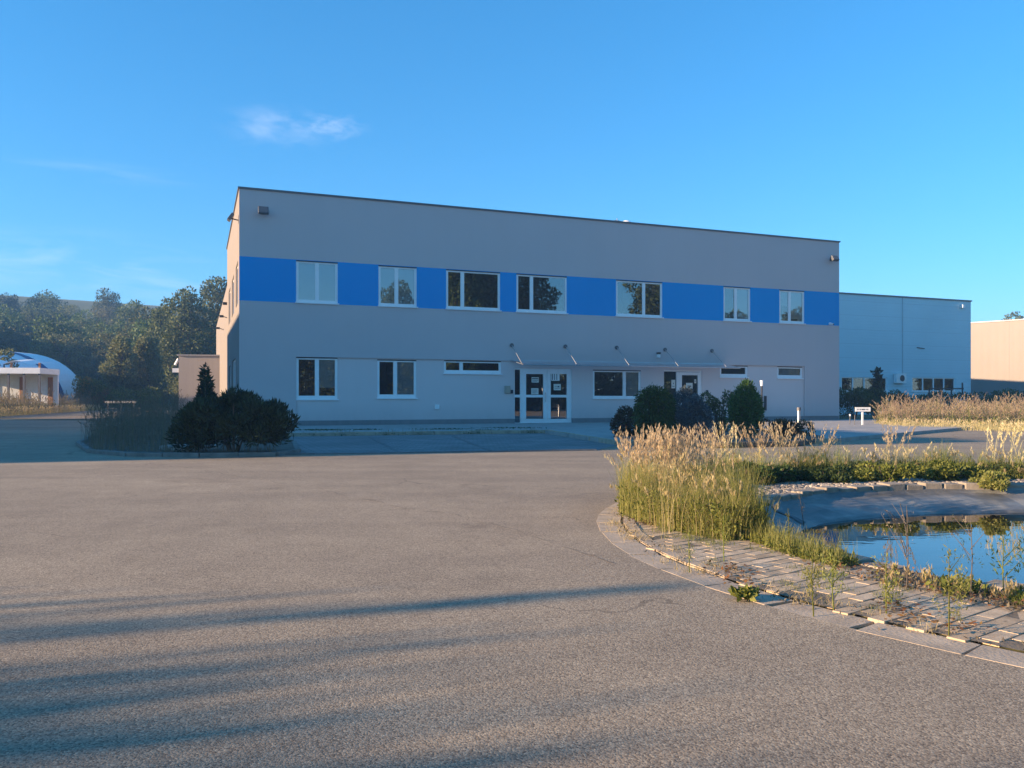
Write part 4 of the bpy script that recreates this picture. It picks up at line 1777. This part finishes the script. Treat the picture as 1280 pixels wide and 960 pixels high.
stuff_grass('roadside_weeds', strip((-33.6, 50), (-47.5, 93), .3, 5.0), 7000, (.8, 2.0), .3, .02, L['dull'], 'tall dull weeds along the left side of the access road', 'weeds', .4, L['dull'], .4, L['olive'], 14000, .13, plume_s=2.5, mound=.8)
stuff_grass('roadside_grass', strip((-33.3, 50), (-47, 93), 0, .7), 2600, (.25, .7), .2, .016, L['straw'], 'paler dry grass fringing the left side of the access road', 'grass', .3, L['plume'], .2, plume_s=2.0)
for i, (px, py, tpy, w, lf, lab) in enumerate(((102, 507, 472, 26, 'orange', 'orange tinted bush at the right foot of the tent hall'), (118, 506.5, 476, 36, 'weedgreen', 'green bush right of the orange tinted bush'),
                                            (165, 506, 482, 66, 'weedgreen', 'long low green hedge below the pale olive trees'), (232, 509, 478, 30, 'pale', 'pale bush against the tan annex'), (122, 506.3, 488, 28, 'orange', 'low rusty bush beside the road end'))):
    x, y = G(px, py)
    Y = min(y, 92)
    x = (px - 640) / F * Y
    z = CAMH + (HZ - tpy) / F * Y
    hw_ = w / F * Y / 2
    o = empty('verge_bush', (x, Y, 0), 0, lab, 'bush', 'bushes beyond the access road')
    Lb = [(random.uniform(-.8, .8) * hw_, random.uniform(-.6, .6), random.uniform(.2, .8) * z, .4 * hw_, .28 * z) for _ in range(12)]
    P, d = crown_points(Lb, 3500)
    leaves('foliage', P, d + rng.normal(size=d.shape) * .6 + np.array([0, 0, .3]), .22, .12, L[lf], o)
    m = MB()
    for k in range(4):
        m.tube([(k * .1, 0, -.1), (k * .3 - .4, 0, z * .6)], [.04, .01], 5)
    m.build('stem', M['bark'], o)

# ------------------------------------------------------------------ pond island
m = MB()
annulus(m, 3.72, 4.99, .0085, .0085)
structure(m.build('island_soil', simple('sandy_soil', (.185, .145, .10), .95, var=.4, scale=7, bump=.6, bscale=40)))
wz = -.21
nn = 160


def rw(a):                                      # the waterline: a wide shelf at the back
    return 3.38 - .72 * max(0.0, math.sin(a)) ** 2 + .03 * math.sin(5 * a) + .015 * math.sin(13 * a + 1)


def prof(a):
    w = rw(a)
    return [(3.70, .0), (3.665, -.035), (3.60, -.075), ((3.60 + w) / 2 + .02, -.125), (w + .06, -.185), (w - .05, -.24), (w - .35, -.45), (1.6, -.7), (.02, -.75)]


def lp_(a, i):
    r, z = prof(a)[i]
    k = 1 if 1 < i < 6 else 0
    r += k * (.012 * math.sin(17 * a + 1) + .008 * math.sin(43 * a))
    z += k * (.007 * math.sin(23 * a + i) + .005 * math.sin(51 * a))
    return (PC[0] + r * math.cos(a), PC[1] + r * math.sin(a), z)


m = MB()
for i in range(8):
    for k in range(nn):
        a0, a1 = 2 * math.pi * k / nn, 2 * math.pi * (k + 1) / nn
        m.quad(lp_(a0, i), lp_(a1, i), lp_(a1, i + 1), lp_(a0, i + 1))
structure(m.build('pond_liner', M['liner'], smooth=True))
m = MB()                                        # overlapped liner seam
for i in range(1, 4):
    a = R(146 + i * 1.2); da = .016
    A0, A1, B0, B1 = lp_(a - da, i), lp_(a + da, i), lp_(a - da + R(1.2), i + 1), lp_(a + da + R(1.2), i + 1)
    m.quad(*[(p[0], p[1], p[2] + .008) for p in (A0, A1, B1, B0)])
structure(m.build('pond_liner_seam', simple('liner_seam', (.06, .065, .07), .6)))
m = MB()
m.quad(*[(PC[0] + (rw(2 * math.pi * k / 96) + .03) * math.cos(2 * math.pi * k / 96), PC[1] + (rw(2 * math.pi * k / 96) + .03) * math.sin(2 * math.pi * k / 96), wz) for k in range(96)])
structure(m.build('pond_water', M['water']))
m = MB()
rr = random.Random(9)
n = 84
for k in range(n):                              # rough edging stones
    a0, a1 = 2 * math.pi * k / n + .004, 2 * math.pi * (k + 1) / n - .004
    if 200 < math.degrees(a0) < 250 and rr.random() < .12:
        continue
    r0, r1 = 3.68 + rr.uniform(-.02, .015), 3.86 + rr.uniform(-.03, .02)
    z0_, z1_ = -.05, .035 + rr.uniform(-.015, .02)
    P = lambda r, a, z: (PC[0] + r * math.cos(a), PC[1] + r * math.sin(a), z)
    B = [P(r0, a0, z0_), P(r1, a0, z0_), P(r1, a1, z0_), P(r0, a1, z0_), P(r0, a0, z1_ + rr.uniform(-.008, .008)), P(r1, a0, z1_), P(r1, a1, z1_), P(r0, a1, z1_ + rr.uniform(-.008, .008))]
    i = len(m.v)
    m.v += B
    for q in ((0, 3, 2, 1), (4, 5, 6, 7), (0, 1, 5, 4), (1, 2, 6, 5), (2, 3, 7, 6), (3, 0, 4, 7)):
        m.f.append(tuple(i + j for j in q)); m.m.append(0)
structure(m.build('pond_edging', simple('rim_stone', (.30, .25, .19), .9, var=.3, scale=6, bump=.5, bscale=45), bevel=.012))
# pebble strip round the back
m = MB()
for k in range(4200):
    a = R(rr.uniform(48, 178)); r = rr.uniform(3.86, 4.62)
    s_ = rr.uniform(.016, .042)
    cx, cy = PC[0] + r * math.cos(a), PC[1] + r * math.sin(a)
    q = rr.uniform(0, 3.14); e = rr.uniform(.6, 1)
    i = len(m.v)
    for j in range(5):
        t = q + j * 2 * math.pi / 5
        m.v.append((cx + s_ * math.cos(t), cy + s_ * e * math.sin(t), 0.0))
    for j in range(5):
        t = q + j * 2 * math.pi / 5
        m.v.append((cx + s_ * .6 * math.cos(t), cy + s_ * e * .6 * math.sin(t), s_ * .75))
    for j in range(5):
        m.f.append((i + j, i + (j + 1) % 5, i + 5 + (j + 1) % 5, i + 5 + j)); m.m.append(0)
    m.f.append(tuple(i + 5 + j for j in range(5))); m.m.append(0)
tag(m.build('gravel', M['pebble']), 'pale pebbles strewn round the back edge of the pond', 'gravel', None, 'stuff')
# straight-laid pavers
m = MB()
pa = R(36)
pl_, pw_ = .205, .092
c_, s__ = math.cos(pa), math.sin(pa)
for i in range(-30, 31):
    for j in range(-52, 53):
        u = (i + (.5 if j % 2 else 0)) * (pl_ + .004)
        v = j * (pw_ + .009)
        x, y = PC[0] + u * c_ - v * s__, PC[1] + u * s__ + v * c_
        r = math.hypot(x - PC[0], y - PC[1])
        a = math.degrees(math.atan2(y - PC[1], x - PC[0])) % 360
        if not (3.98 < r < 4.93) or not (165 < a < 300):
            continue
        if rr.random() < .02:
            continue
        Mx = Matrix.Translation((x, y, rr.gauss(0, .0012))) @ Matrix.Rotation(pa + rr.gauss(0, .010), 4, 'Z') @ Matrix.Rotation(rr.gauss(0, .010), 4, 'X') @ Matrix.Rotation(rr.gauss(0, .006), 4, 'Y')
        m.box(-pl_ / 2, pl_ / 2, -pw_ / 2, pw_ / 2, -.06, .0112, Mx)
structure(m.build('brick_paving', M['paver'], bevel=.003))
# outer kerb: flat slabs, and a second narrow course on the left
m = MB()
n = 62
for k in range(n):
    a0, a1 = 2 * math.pi * k / n, 2 * math.pi * (k + 1) / n
    am = (a0 + a1) / 2
    ln = 2 * 5.12 * math.sin((a1 - a0) / 2) - rr.uniform(.012, .035)
    Mx = Matrix.Translation((PC[0] + 5.12 * math.cos(am) + rr.gauss(0, .006), PC[1] + 5.12 * math.sin(am) + rr.gauss(0, .006), 0)) @ Matrix.Rotation(am + math.pi / 2 + rr.gauss(0, .01), 4, 'Z') @ Matrix.Rotation(rr.gauss(0, .0015), 4, 'X')
    m.box(-ln / 2, ln / 2, -.105, .12, -.08, .0015 + rr.gauss(0, .0005), Mx)
n = 66
for k in range(n):
    a0, a1 = 2 * math.pi * k / n, 2 * math.pi * (k + 1) / n
    am = (a0 + a1) / 2
    if not 150 < math.degrees(am) < 202:
        continue
    ln = 2 * 4.91 * math.sin((a1 - a0) / 2) - .014
    Mx = Matrix.Translation((PC[0] + 4.925 * math.cos(am), PC[1] + 4.925 * math.sin(am), 0)) @ Matrix.Rotation(am + math.pi / 2 + rr.gauss(0, .012), 4, 'Z') @ Matrix.Rotation(rr.gauss(0, .03), 4, 'X')
    m.box(-ln / 2, ln / 2, -.05, .05, -.08, .014 + rr.gauss(0, .003), Mx)
structure(m.build('island_kerb', M['kerb'], bevel=.0015))

# grasses and weeds round the pond
rng = np.random.default_rng(17)


def left_mass(n):
    a = rng.uniform(R(153), R(187), n)
    t = (np.degrees(a) - 153) / 34
    r1 = 5.15 - .25 * t - .75 * np.clip(t - .45, 0, 1) ** 1.2 * 1.6
    r = 3.92 + (r1 - 3.92) * rng.random(n)
    return np.column_stack([PC[0] + r * np.cos(a), PC[1] + r * np.sin(a)])


def left_tall(n):
    a = np.clip(rng.normal(R(163), R(4.6), n), R(152), R(176))
    r = np.clip(rng.normal(4.58, .24, n), 4.0, 4.98)
    return np.column_stack([PC[0] + r * np.cos(a), PC[1] + r * np.sin(a)])


stuff_grass('reed_grass', left_tall, 240, (.62, .93), .2, .006, L['straw'], 'tall golden feather grass clump at the left end of the pond', 'grass', .9, L['plume'], .24)
stuff_grass('mixed_grass', left_mass, 8500, (.28, .70), .16, .0055, L['lime'], 'yellow green grass thicket below the golden feather grass', 'grass', .0, L['straw'], .16, L['weedgreen'], 19000, .035, mound=6)
stuff_grass('dry_stalks', lambda n: np.concatenate([left_mass(n // 2), reg_ring(3.95, 4.8, 162, 184)(n - n // 2)]), 800, (.36, .68), .14, .004, L['straw'], 'dry straw coloured stalks standing through the thicket', 'grass', .22, L['straw'], .10, mound=5)
stuff_grass('rim_weeds', reg_ring(3.86, 4.12, 182, 202), 1300, (.06, .24), .08, .005, L['lime'], 'yellow green weeds on the rim left of the water', 'weeds', .0, L['straw'], .1, L['weedgreen'], 3600, .03)
# far bank
stuff_grass('bank_weeds', reg_ring(4.72, 5.35, 40, 140), 3600, (.2, .5), .2, .009, L['weedgreen'], 'green weeds and grass along the far bank of the pond', 'weeds', .05, L['straw'], .1, L['weeddeep'], 14000, .05, mound=3)
stuff_grass('bank_grass', reg_ring(4.72, 5.45, 42, 150), 8500, (.2, .56), .22, .006, L['lime'], 'yellow green grass blades standing among the far bank weeds', 'grass', 0, None, .1, L['weedgreen'], 7000, .04, mound=4)
stuff_grass('bank_reeds', reg_ring(4.9, 5.5, 46, 80, 11, .11), 260, (.6, .92), .22, .008, L['straw'], 'golden feather grass on the far bank, right side', 'grass', .8, L['plume'], .26)
stuff_grass('bank_straw', reg_ring(4.95, 5.5, 30, 150), 620, (.22, .5), .2, .006, L['straw'], 'short straw stalks scattered over the far bank', 'grass', .5, L['plume'], .12)
for i, (px, lab, num) in enumerate(((893, 'bent golden grass tuft right of the tall clump', 26), (905, 'upright thin golden grass tuft left of the green bank bushes', 14), (948, 'narrow golden grass tuft on the bank, below the egg shaped thuja', 26), (975, 'golden grass tuft on the bank below the bollard lamp', 34), (1022, 'greenish grass tuft on the bank below the block corner', 16), (1118, 'thin golden grass tuft on the bank right of the signboard', 16))):
    x, y = G(px, 599)
    P0 = np.array([x, y])
    stuff_grass('grass_tuft', lambda n: P0 + rng.normal(size=(n, 2)) * .075, num, (.62, .86), .26, .007, L['straw'] if i != 4 else L['lime'], lab, 'grass tuft', .95, L['plume'], .26, kind=None, group='golden tufts on the far bank')
for i, (px, py, tpy, w, lf, lab) in enumerate(((965, 606, 566, 90, 'weeddeep', 'deep green leafy weed bush at the left of the far bank'), (1035, 604, 575, 80, 'weeddeep', 'low dark green weed bush, middle of the far bank'), (1105, 603, 563, 84, 'weedgreen', 'bright green leafy weed bush on the far bank'), (1190, 602, 566, 90, 'weedgreen', 'tall green weed bush right on the far bank'), (1241, 609, 583, 40, 'lime', 'small yellow green bush by the pebbles at right'))):
    x, y = G(px, py)
    z = (py - tpy) / F * y
    hw_ = w / F * y / 2 * .85
    z *= .66
    o = empty('weed_bush', (x, y, 0), 0, lab, 'weed bush')
    Lb = [(random.uniform(-.8, .8) * hw_, random.uniform(-.15, .25), random.uniform(.15, .75) * z, .35 * hw_, .25 * z) for _ in range(13)]
    P, d = crown_points(Lb, 3600)
    P[:, 2] = np.abs(P[:, 2])
    s_ = rng.uniform(.03, .065, len(P))
    leaves('foliage', P, d + rng.normal(size=d.shape) * .7 + np.array([0, 0, .4]), s_, s_ * .5, L[lf], o)
    m = MB()
    for k in range(6):
        a = k * 1.05
        m.tube([(.05 * math.cos(a), .05 * math.sin(a), -.01), (.6 * hw_ * math.cos(a), .12 * math.sin(a), z * .8)], [.008, .003], 5)
    m.build('stem', M['bark'], o)
# near rim
stuff_grass('rim_litter', reg_ring(3.84, 4.22, 206, 262), 420, (.03, .10), .10, .006, L['pinkdry'], 'dry brown weeds on the near rim of the pond', 'weeds', .2, L['straw'], .06, L['dull'], 3600, .032)
stuff_grass('rim_greens', reg_ring(3.86, 4.1, 214, 262, 9, .07), 420, (.06, .17), .10, .006, L['weedgreen'], 'green weed tufts among the brown leaves of the near rim', 'weeds', 0, None, .1, L['weedgreen'], 2200, .045)


def litter(n):
    out = np.concatenate([reg_ring(3.84, 4.3, 200, 262)(n * 2 // 3), reg_ring(4.7, 5.05, 170, 262, 14, .07)(n - n * 2 // 3)])
    return out


stuff_grass('joint_moss', reg_ring(4.15, 4.86, 176, 262, 46, .035), 1500, (.008, .05), .03, .004, L['olive'], 'moss and tiny weeds growing in the paver joints', 'moss', z=.01)
XY = litter(2200)
P = np.column_stack([XY, rng.uniform(.02, .06, len(XY))])
D = rng.normal(size=P.shape) * np.array([1, 1, .25])
s_ = rng.uniform(.018, .042, len(P))
o = leaves('leaf_litter', P, D, s_, s_ * .5, L['brownleaf'], flat=np.tile(np.array([[0, 0, 1.0]]), (len(P), 1)))
tag(o, 'brown fallen leaves drifted along the near rim and kerb', 'leaf litter', None, 'stuff')


def weed(px, py, tpy, lab, leaf='lime', n=160, spread=.05, dry=False, ls=.04, name='weed_stalk', branches=5, lean=0.0):
    x, y = G(px, py, .02)
    h_ = (py - tpy) / F * y
    o = empty(name, (x, y, .0), random.uniform(0, 6), lab, 'weed')
    m = MB()
    tops = [(lean * h_, 0, h_)]
    m.tube([(0, 0, 0), (lean * h_ * .4, .01, h_ * .5), (lean * h_, 0, h_)], [.004, .003, .0015], 5)
    for k in range(branches):
        t = random.uniform(.35, .85)
        a = random.uniform(0, 6.28)
        e = (lean * h_ * t + spread * 2 * math.cos(a), spread * 2 * math.sin(a), min(h_ * .98, h_ * t + spread * 2.4))
        m.tube([(lean * h_ * t, 0, h_ * t), e], [.0025, .0012], 4)
        tops.append(e)
    m.build('stem', M['bark'] if dry else L['weedgreen'], o)
    if n:
        k = rng.integers(0, len(tops), n)
        T = np.array(tops)[k]
        t = rng.random(n)[:, None] ** .7
        P = T * (.3 + .7 * t)
        P[:, :2] += rng.normal(size=(n, 2)) * spread * .28
        s_ = rng.uniform(.6, 1.3, n) * ls * .62
        leaves('leaf', P, rng.normal(size=P.shape) * .6 + np.array([0, 0, .7]), s_, s_ * .24, L[leaf], o)
    return o


random.seed(4)
rng = np.random.default_rng(44)
weed(1017, 766, 668, 'upright green weed in the paver joints, left of a similar one', 'lime', 260, .035)
weed(1042, 758, 690, 'upright green weed with a pale top in the paver joints near the rim', 'lime', 200, .03)
weed(1133, 735, 628, 'bare pinkish branched weed standing against the water', 'pinkdry', 60, .10, True, .025, branches=9)
weed(1108, 765, 690, 'soft pale green weed in front of the rim stones', 'lime', 260, .03)
weed(1186, 792, 680, 'tall soft green weed overlapping the blue reflection', 'lime', 360, .05)
weed(985, 690, 632, 'thin green stem rising left of the water', 'lime', 80, .02, ls=.03)
weed(932, 655, 592, 'bare twiggy dead weed at the right end of the thicket', 'pinkdry', 40, .09, True, .02, branches=10)
weed(1005, 655, 610, 'slim pale stem leaning over the blue liner', 'straw', 30, .02, True, .025, lean=-.15)
weed(862, 712, 655, 'thin weed on the pavers below the thicket', 'lime', 70, .02, ls=.03)
weed(905, 700, 636, 'slender yellow weed on the pavers near the thicket', 'lime', 120, .025, ls=.035)
weed(1255, 750, 665, 'dark leafy weed at the rim on the right', 'weeddeep', 160, .06, ls=.05, branches=7)
weed(1213, 745, 640, 'slim dark twig rising from the rim at right', 'weeddeep', 60, .05, True, .035, branches=6)


def tuft(px, py, w, hgt_, leaf, lab, n=110, leafy=False):
    n = int(n * 1.5)
    x, y = G(px, py, .03)
    P = np.column_stack([x + np.clip(rng.normal(size=n), -1.3, 1.3) * w * .6, y + np.clip(rng.normal(size=n), -1.3, 1.3) * w * .35, np.full(n, .015)])
    if leafy:
        D = rng.normal(size=P.shape) * np.array([1, 1, .5]) + np.array([0, 0, .4])
        s_ = rng.uniform(.03, .07, n)
        o = leaves('leafy_tuft', P + np.array([0, 0, .02]), D, s_, s_ * .6, L[leaf])
    else:
        o, _, _ = blades('dry_tuft', P, rng.uniform(.3, 1, n) * hgt_ * .8, .03, np.full(n, .0035), L[leaf])
    return tag(o, lab, 'tuft', 'tufts along the pond kerb')


tuft(932, 744, .06, .05, 'weedgreen', 'leafy green weed growing over the kerb slabs', 110, True)
stuff_grass('kerb_grass', reg_ring(4.86, 5.10, 165, 264, 60, .05), 2100, (.015, .075), .09, .0035, L['straw'], 'sparse dry grass scattered along the pond kerb', 'grass', 0, None, .1, L['dull'], 900, .022, z=.004)
stuff_grass('paving_grass', reg_ring(4.2, 4.7, 180, 215, 4, .07), 420, (.02, .08), .07, .0035, L['weedgreen'], 'low green grass patches in the middle of the pavers', 'grass', z=.01)

# ------------------------------------------------------------------ camera, sun, sky
cam = bpy.data.cameras.new('camera')
co_ = bpy.data.objects.new('camera', cam)
COL.objects.link(co_)
co_.location = (0, 0, CAMH)
co_.rotation_euler = (R(90), 0, 0)
cam.sensor_width = 36
cam.sensor_fit = 'HORIZONTAL'
cam.lens = F / 1280 * 36
cam.shift_y = (HZ - 480) / 1280
cam.clip_start = .05
cam.clip_end = 9000
S.camera = co_

sun = bpy.data.lights.new('sun', 'SUN')
sun.energy = 5.0
sun.angle = R(.5)
sun.color = (1, .71, .45)
so = bpy.data.objects.new('sun', sun)
COL.objects.link(so)
dirv = Vector((DX * math.cos(SUN_EL), DY * math.cos(SUN_EL), -math.sin(SUN_EL)))
so.rotation_euler = dirv.to_track_quat('-Z', 'Y').to_euler()
so.location = (-30, -10, 30)

wd = bpy.data.worlds.new('World')
S.world = wd
wd.use_nodes = True
nt = wd.node_tree
bg = nt.nodes['Background']
sky = nt.nodes.new('ShaderNodeTexSky')
sky.sky_type = 'NISHITA'
sky.sun_disc = False
sky.sun_elevation = SUN_EL
sky.sun_rotation = math.atan2(-DX, -DY)
sky.air_density = 1.0
sky.dust_density = 0.0
sky.ozone_density = 6.0
sky.altitude = 300
bg.inputs['Strength'].default_value = .128
hs = nt.nodes.new('ShaderNodeHueSaturation')
hs.inputs['Saturation'].default_value = 1.19
hs.inputs['Hue'].default_value = .495
gm = nt.nodes.new('ShaderNodeGamma')
gm.inputs['Gamma'].default_value = .8
nt.links.new(sky.outputs[0], gm.inputs['Color'])
nt.links.new(gm.outputs[0], hs.inputs['Color'])
# thin cirrus, placed by direction in the sky
tc = nt.nodes.new('ShaderNodeTexCoord')


def cloud(prev, px, py, wx, wy, scale, amount, seed):
    d = Vector(((px - 640) / F, 1, (HZ - py) / F)).normalized()
    sub = nt.nodes.new('ShaderNodeVectorMath'); sub.operation = 'SUBTRACT'
    nt.links.new(tc.outputs['Generated'], sub.inputs[0])
    sub.inputs[1].default_value = d
    mp = nt.nodes.new('ShaderNodeMapping')
    az = math.atan2(d.x, d.y)
    mp.vector_type = 'TEXTURE'
    mp.inputs['Rotation'].default_value = (0, 0, -az)
    mp.inputs['Scale'].default_value = (wx, 1, wy)
    nt.links.new(sub.outputs[0], mp.inputs['Vector'])
    ln = nt.nodes.new('ShaderNodeVectorMath'); ln.operation = 'LENGTH'
    nt.links.new(mp.outputs[0], ln.inputs[0])
    mr = nt.nodes.new('ShaderNodeMapRange'); mr.interpolation_type = 'SMOOTHSTEP'
    mr.inputs['From Min'].default_value = 1; mr.inputs['From Max'].default_value = 0
    nt.links.new(ln.outputs['Value'], mr.inputs['Value'])
    nz = nt.nodes.new('ShaderNodeTexNoise'); nz.noise_dimensions = '4D'
    nz.inputs['W'].default_value = seed
    nz.inputs['Scale'].default_value = scale; nz.inputs['Detail'].default_value = 5; nz.inputs['Roughness'].default_value = .55
    nz.inputs['Distortion'].default_value = .5
    nt.links.new(mp.outputs[0], nz.inputs['Vector'])
    m2 = nt.nodes.new('ShaderNodeMapRange')
    m2.inputs['From Min'].default_value = .42; m2.inputs['From Max'].default_value = .75
    nt.links.new(nz.outputs['Fac'], m2.inputs['Value'])
    mu = nt.nodes.new('ShaderNodeMath'); mu.operation = 'MULTIPLY'
    nt.links.new(mr.outputs[0], mu.inputs[0]); nt.links.new(m2.outputs[0], mu.inputs[1])
    mu2 = nt.nodes.new('ShaderNodeMath'); mu2.operation = 'MULTIPLY'; mu2.inputs[1].default_value = amount
    nt.links.new(mu.outputs[0], mu2.inputs[0])
    mx = nt.nodes.new('ShaderNodeMix'); mx.data_type = 'RGBA'
    nt.links.new(mu2.outputs[0], mx.inputs[0])
    nt.links.new(prev, mx.inputs[6])
    mx.inputs[7].default_value = CLOUD + (1,)
    return mx.outputs[2]


CLOUD = (3.2, 3.4, 3.9)
c = hs.outputs['Color']
c = cloud(c, 412, 158, .055, .020, 2.0, .42, 1.0)
c = cloud(c, 345, 160, .075, .03, 1.6, .28, 2.0)
c = cloud(c, 100, 335, .26, .05, 2.2, .38, 3.0)
c = cloud(c, 130, 215, .13, .014, 1.8, .12, 4.0)
nt.links.new(c, bg.inputs['Color'])

vs = S.view_settings
vs.view_transform = 'Standard'
vs.look = 'None'
vs.exposure = 1.62
vs.gamma = 1.0
vs.use_curve_mapping = False
S.render.engine = 'CYCLES'
S.cycles.use_denoising = True
S.cycles.max_bounces = 8
S.cycles.transparent_max_bounces = 16
S.cycles.caustics_reflective = False
S.cycles.caustics_refractive = False

hz = MB()
hz.box(-470, 330, -70, 620, -1.02, 58)
hm = bpy.data.materials.new('haze')
hm.use_nodes = True
ht = hm.node_tree
ht.nodes.remove(ht.nodes['Principled BSDF'])
pv = ht.nodes.new('ShaderNodeVolumePrincipled')
pv.inputs['Color'].default_value = (.25, .53, 1.0, 1)
pv.inputs['Density'].default_value = .0010
ht.links.new(pv.outputs[0], ht.nodes['Material Output'].inputs['Volume'])
ho = hz.build('haze', hm)
ho['kind'] = 'stuff'
ho['label'] = 'thin blue haze lying over the yard and the wooded slope'
ho['category'] = 'haze'
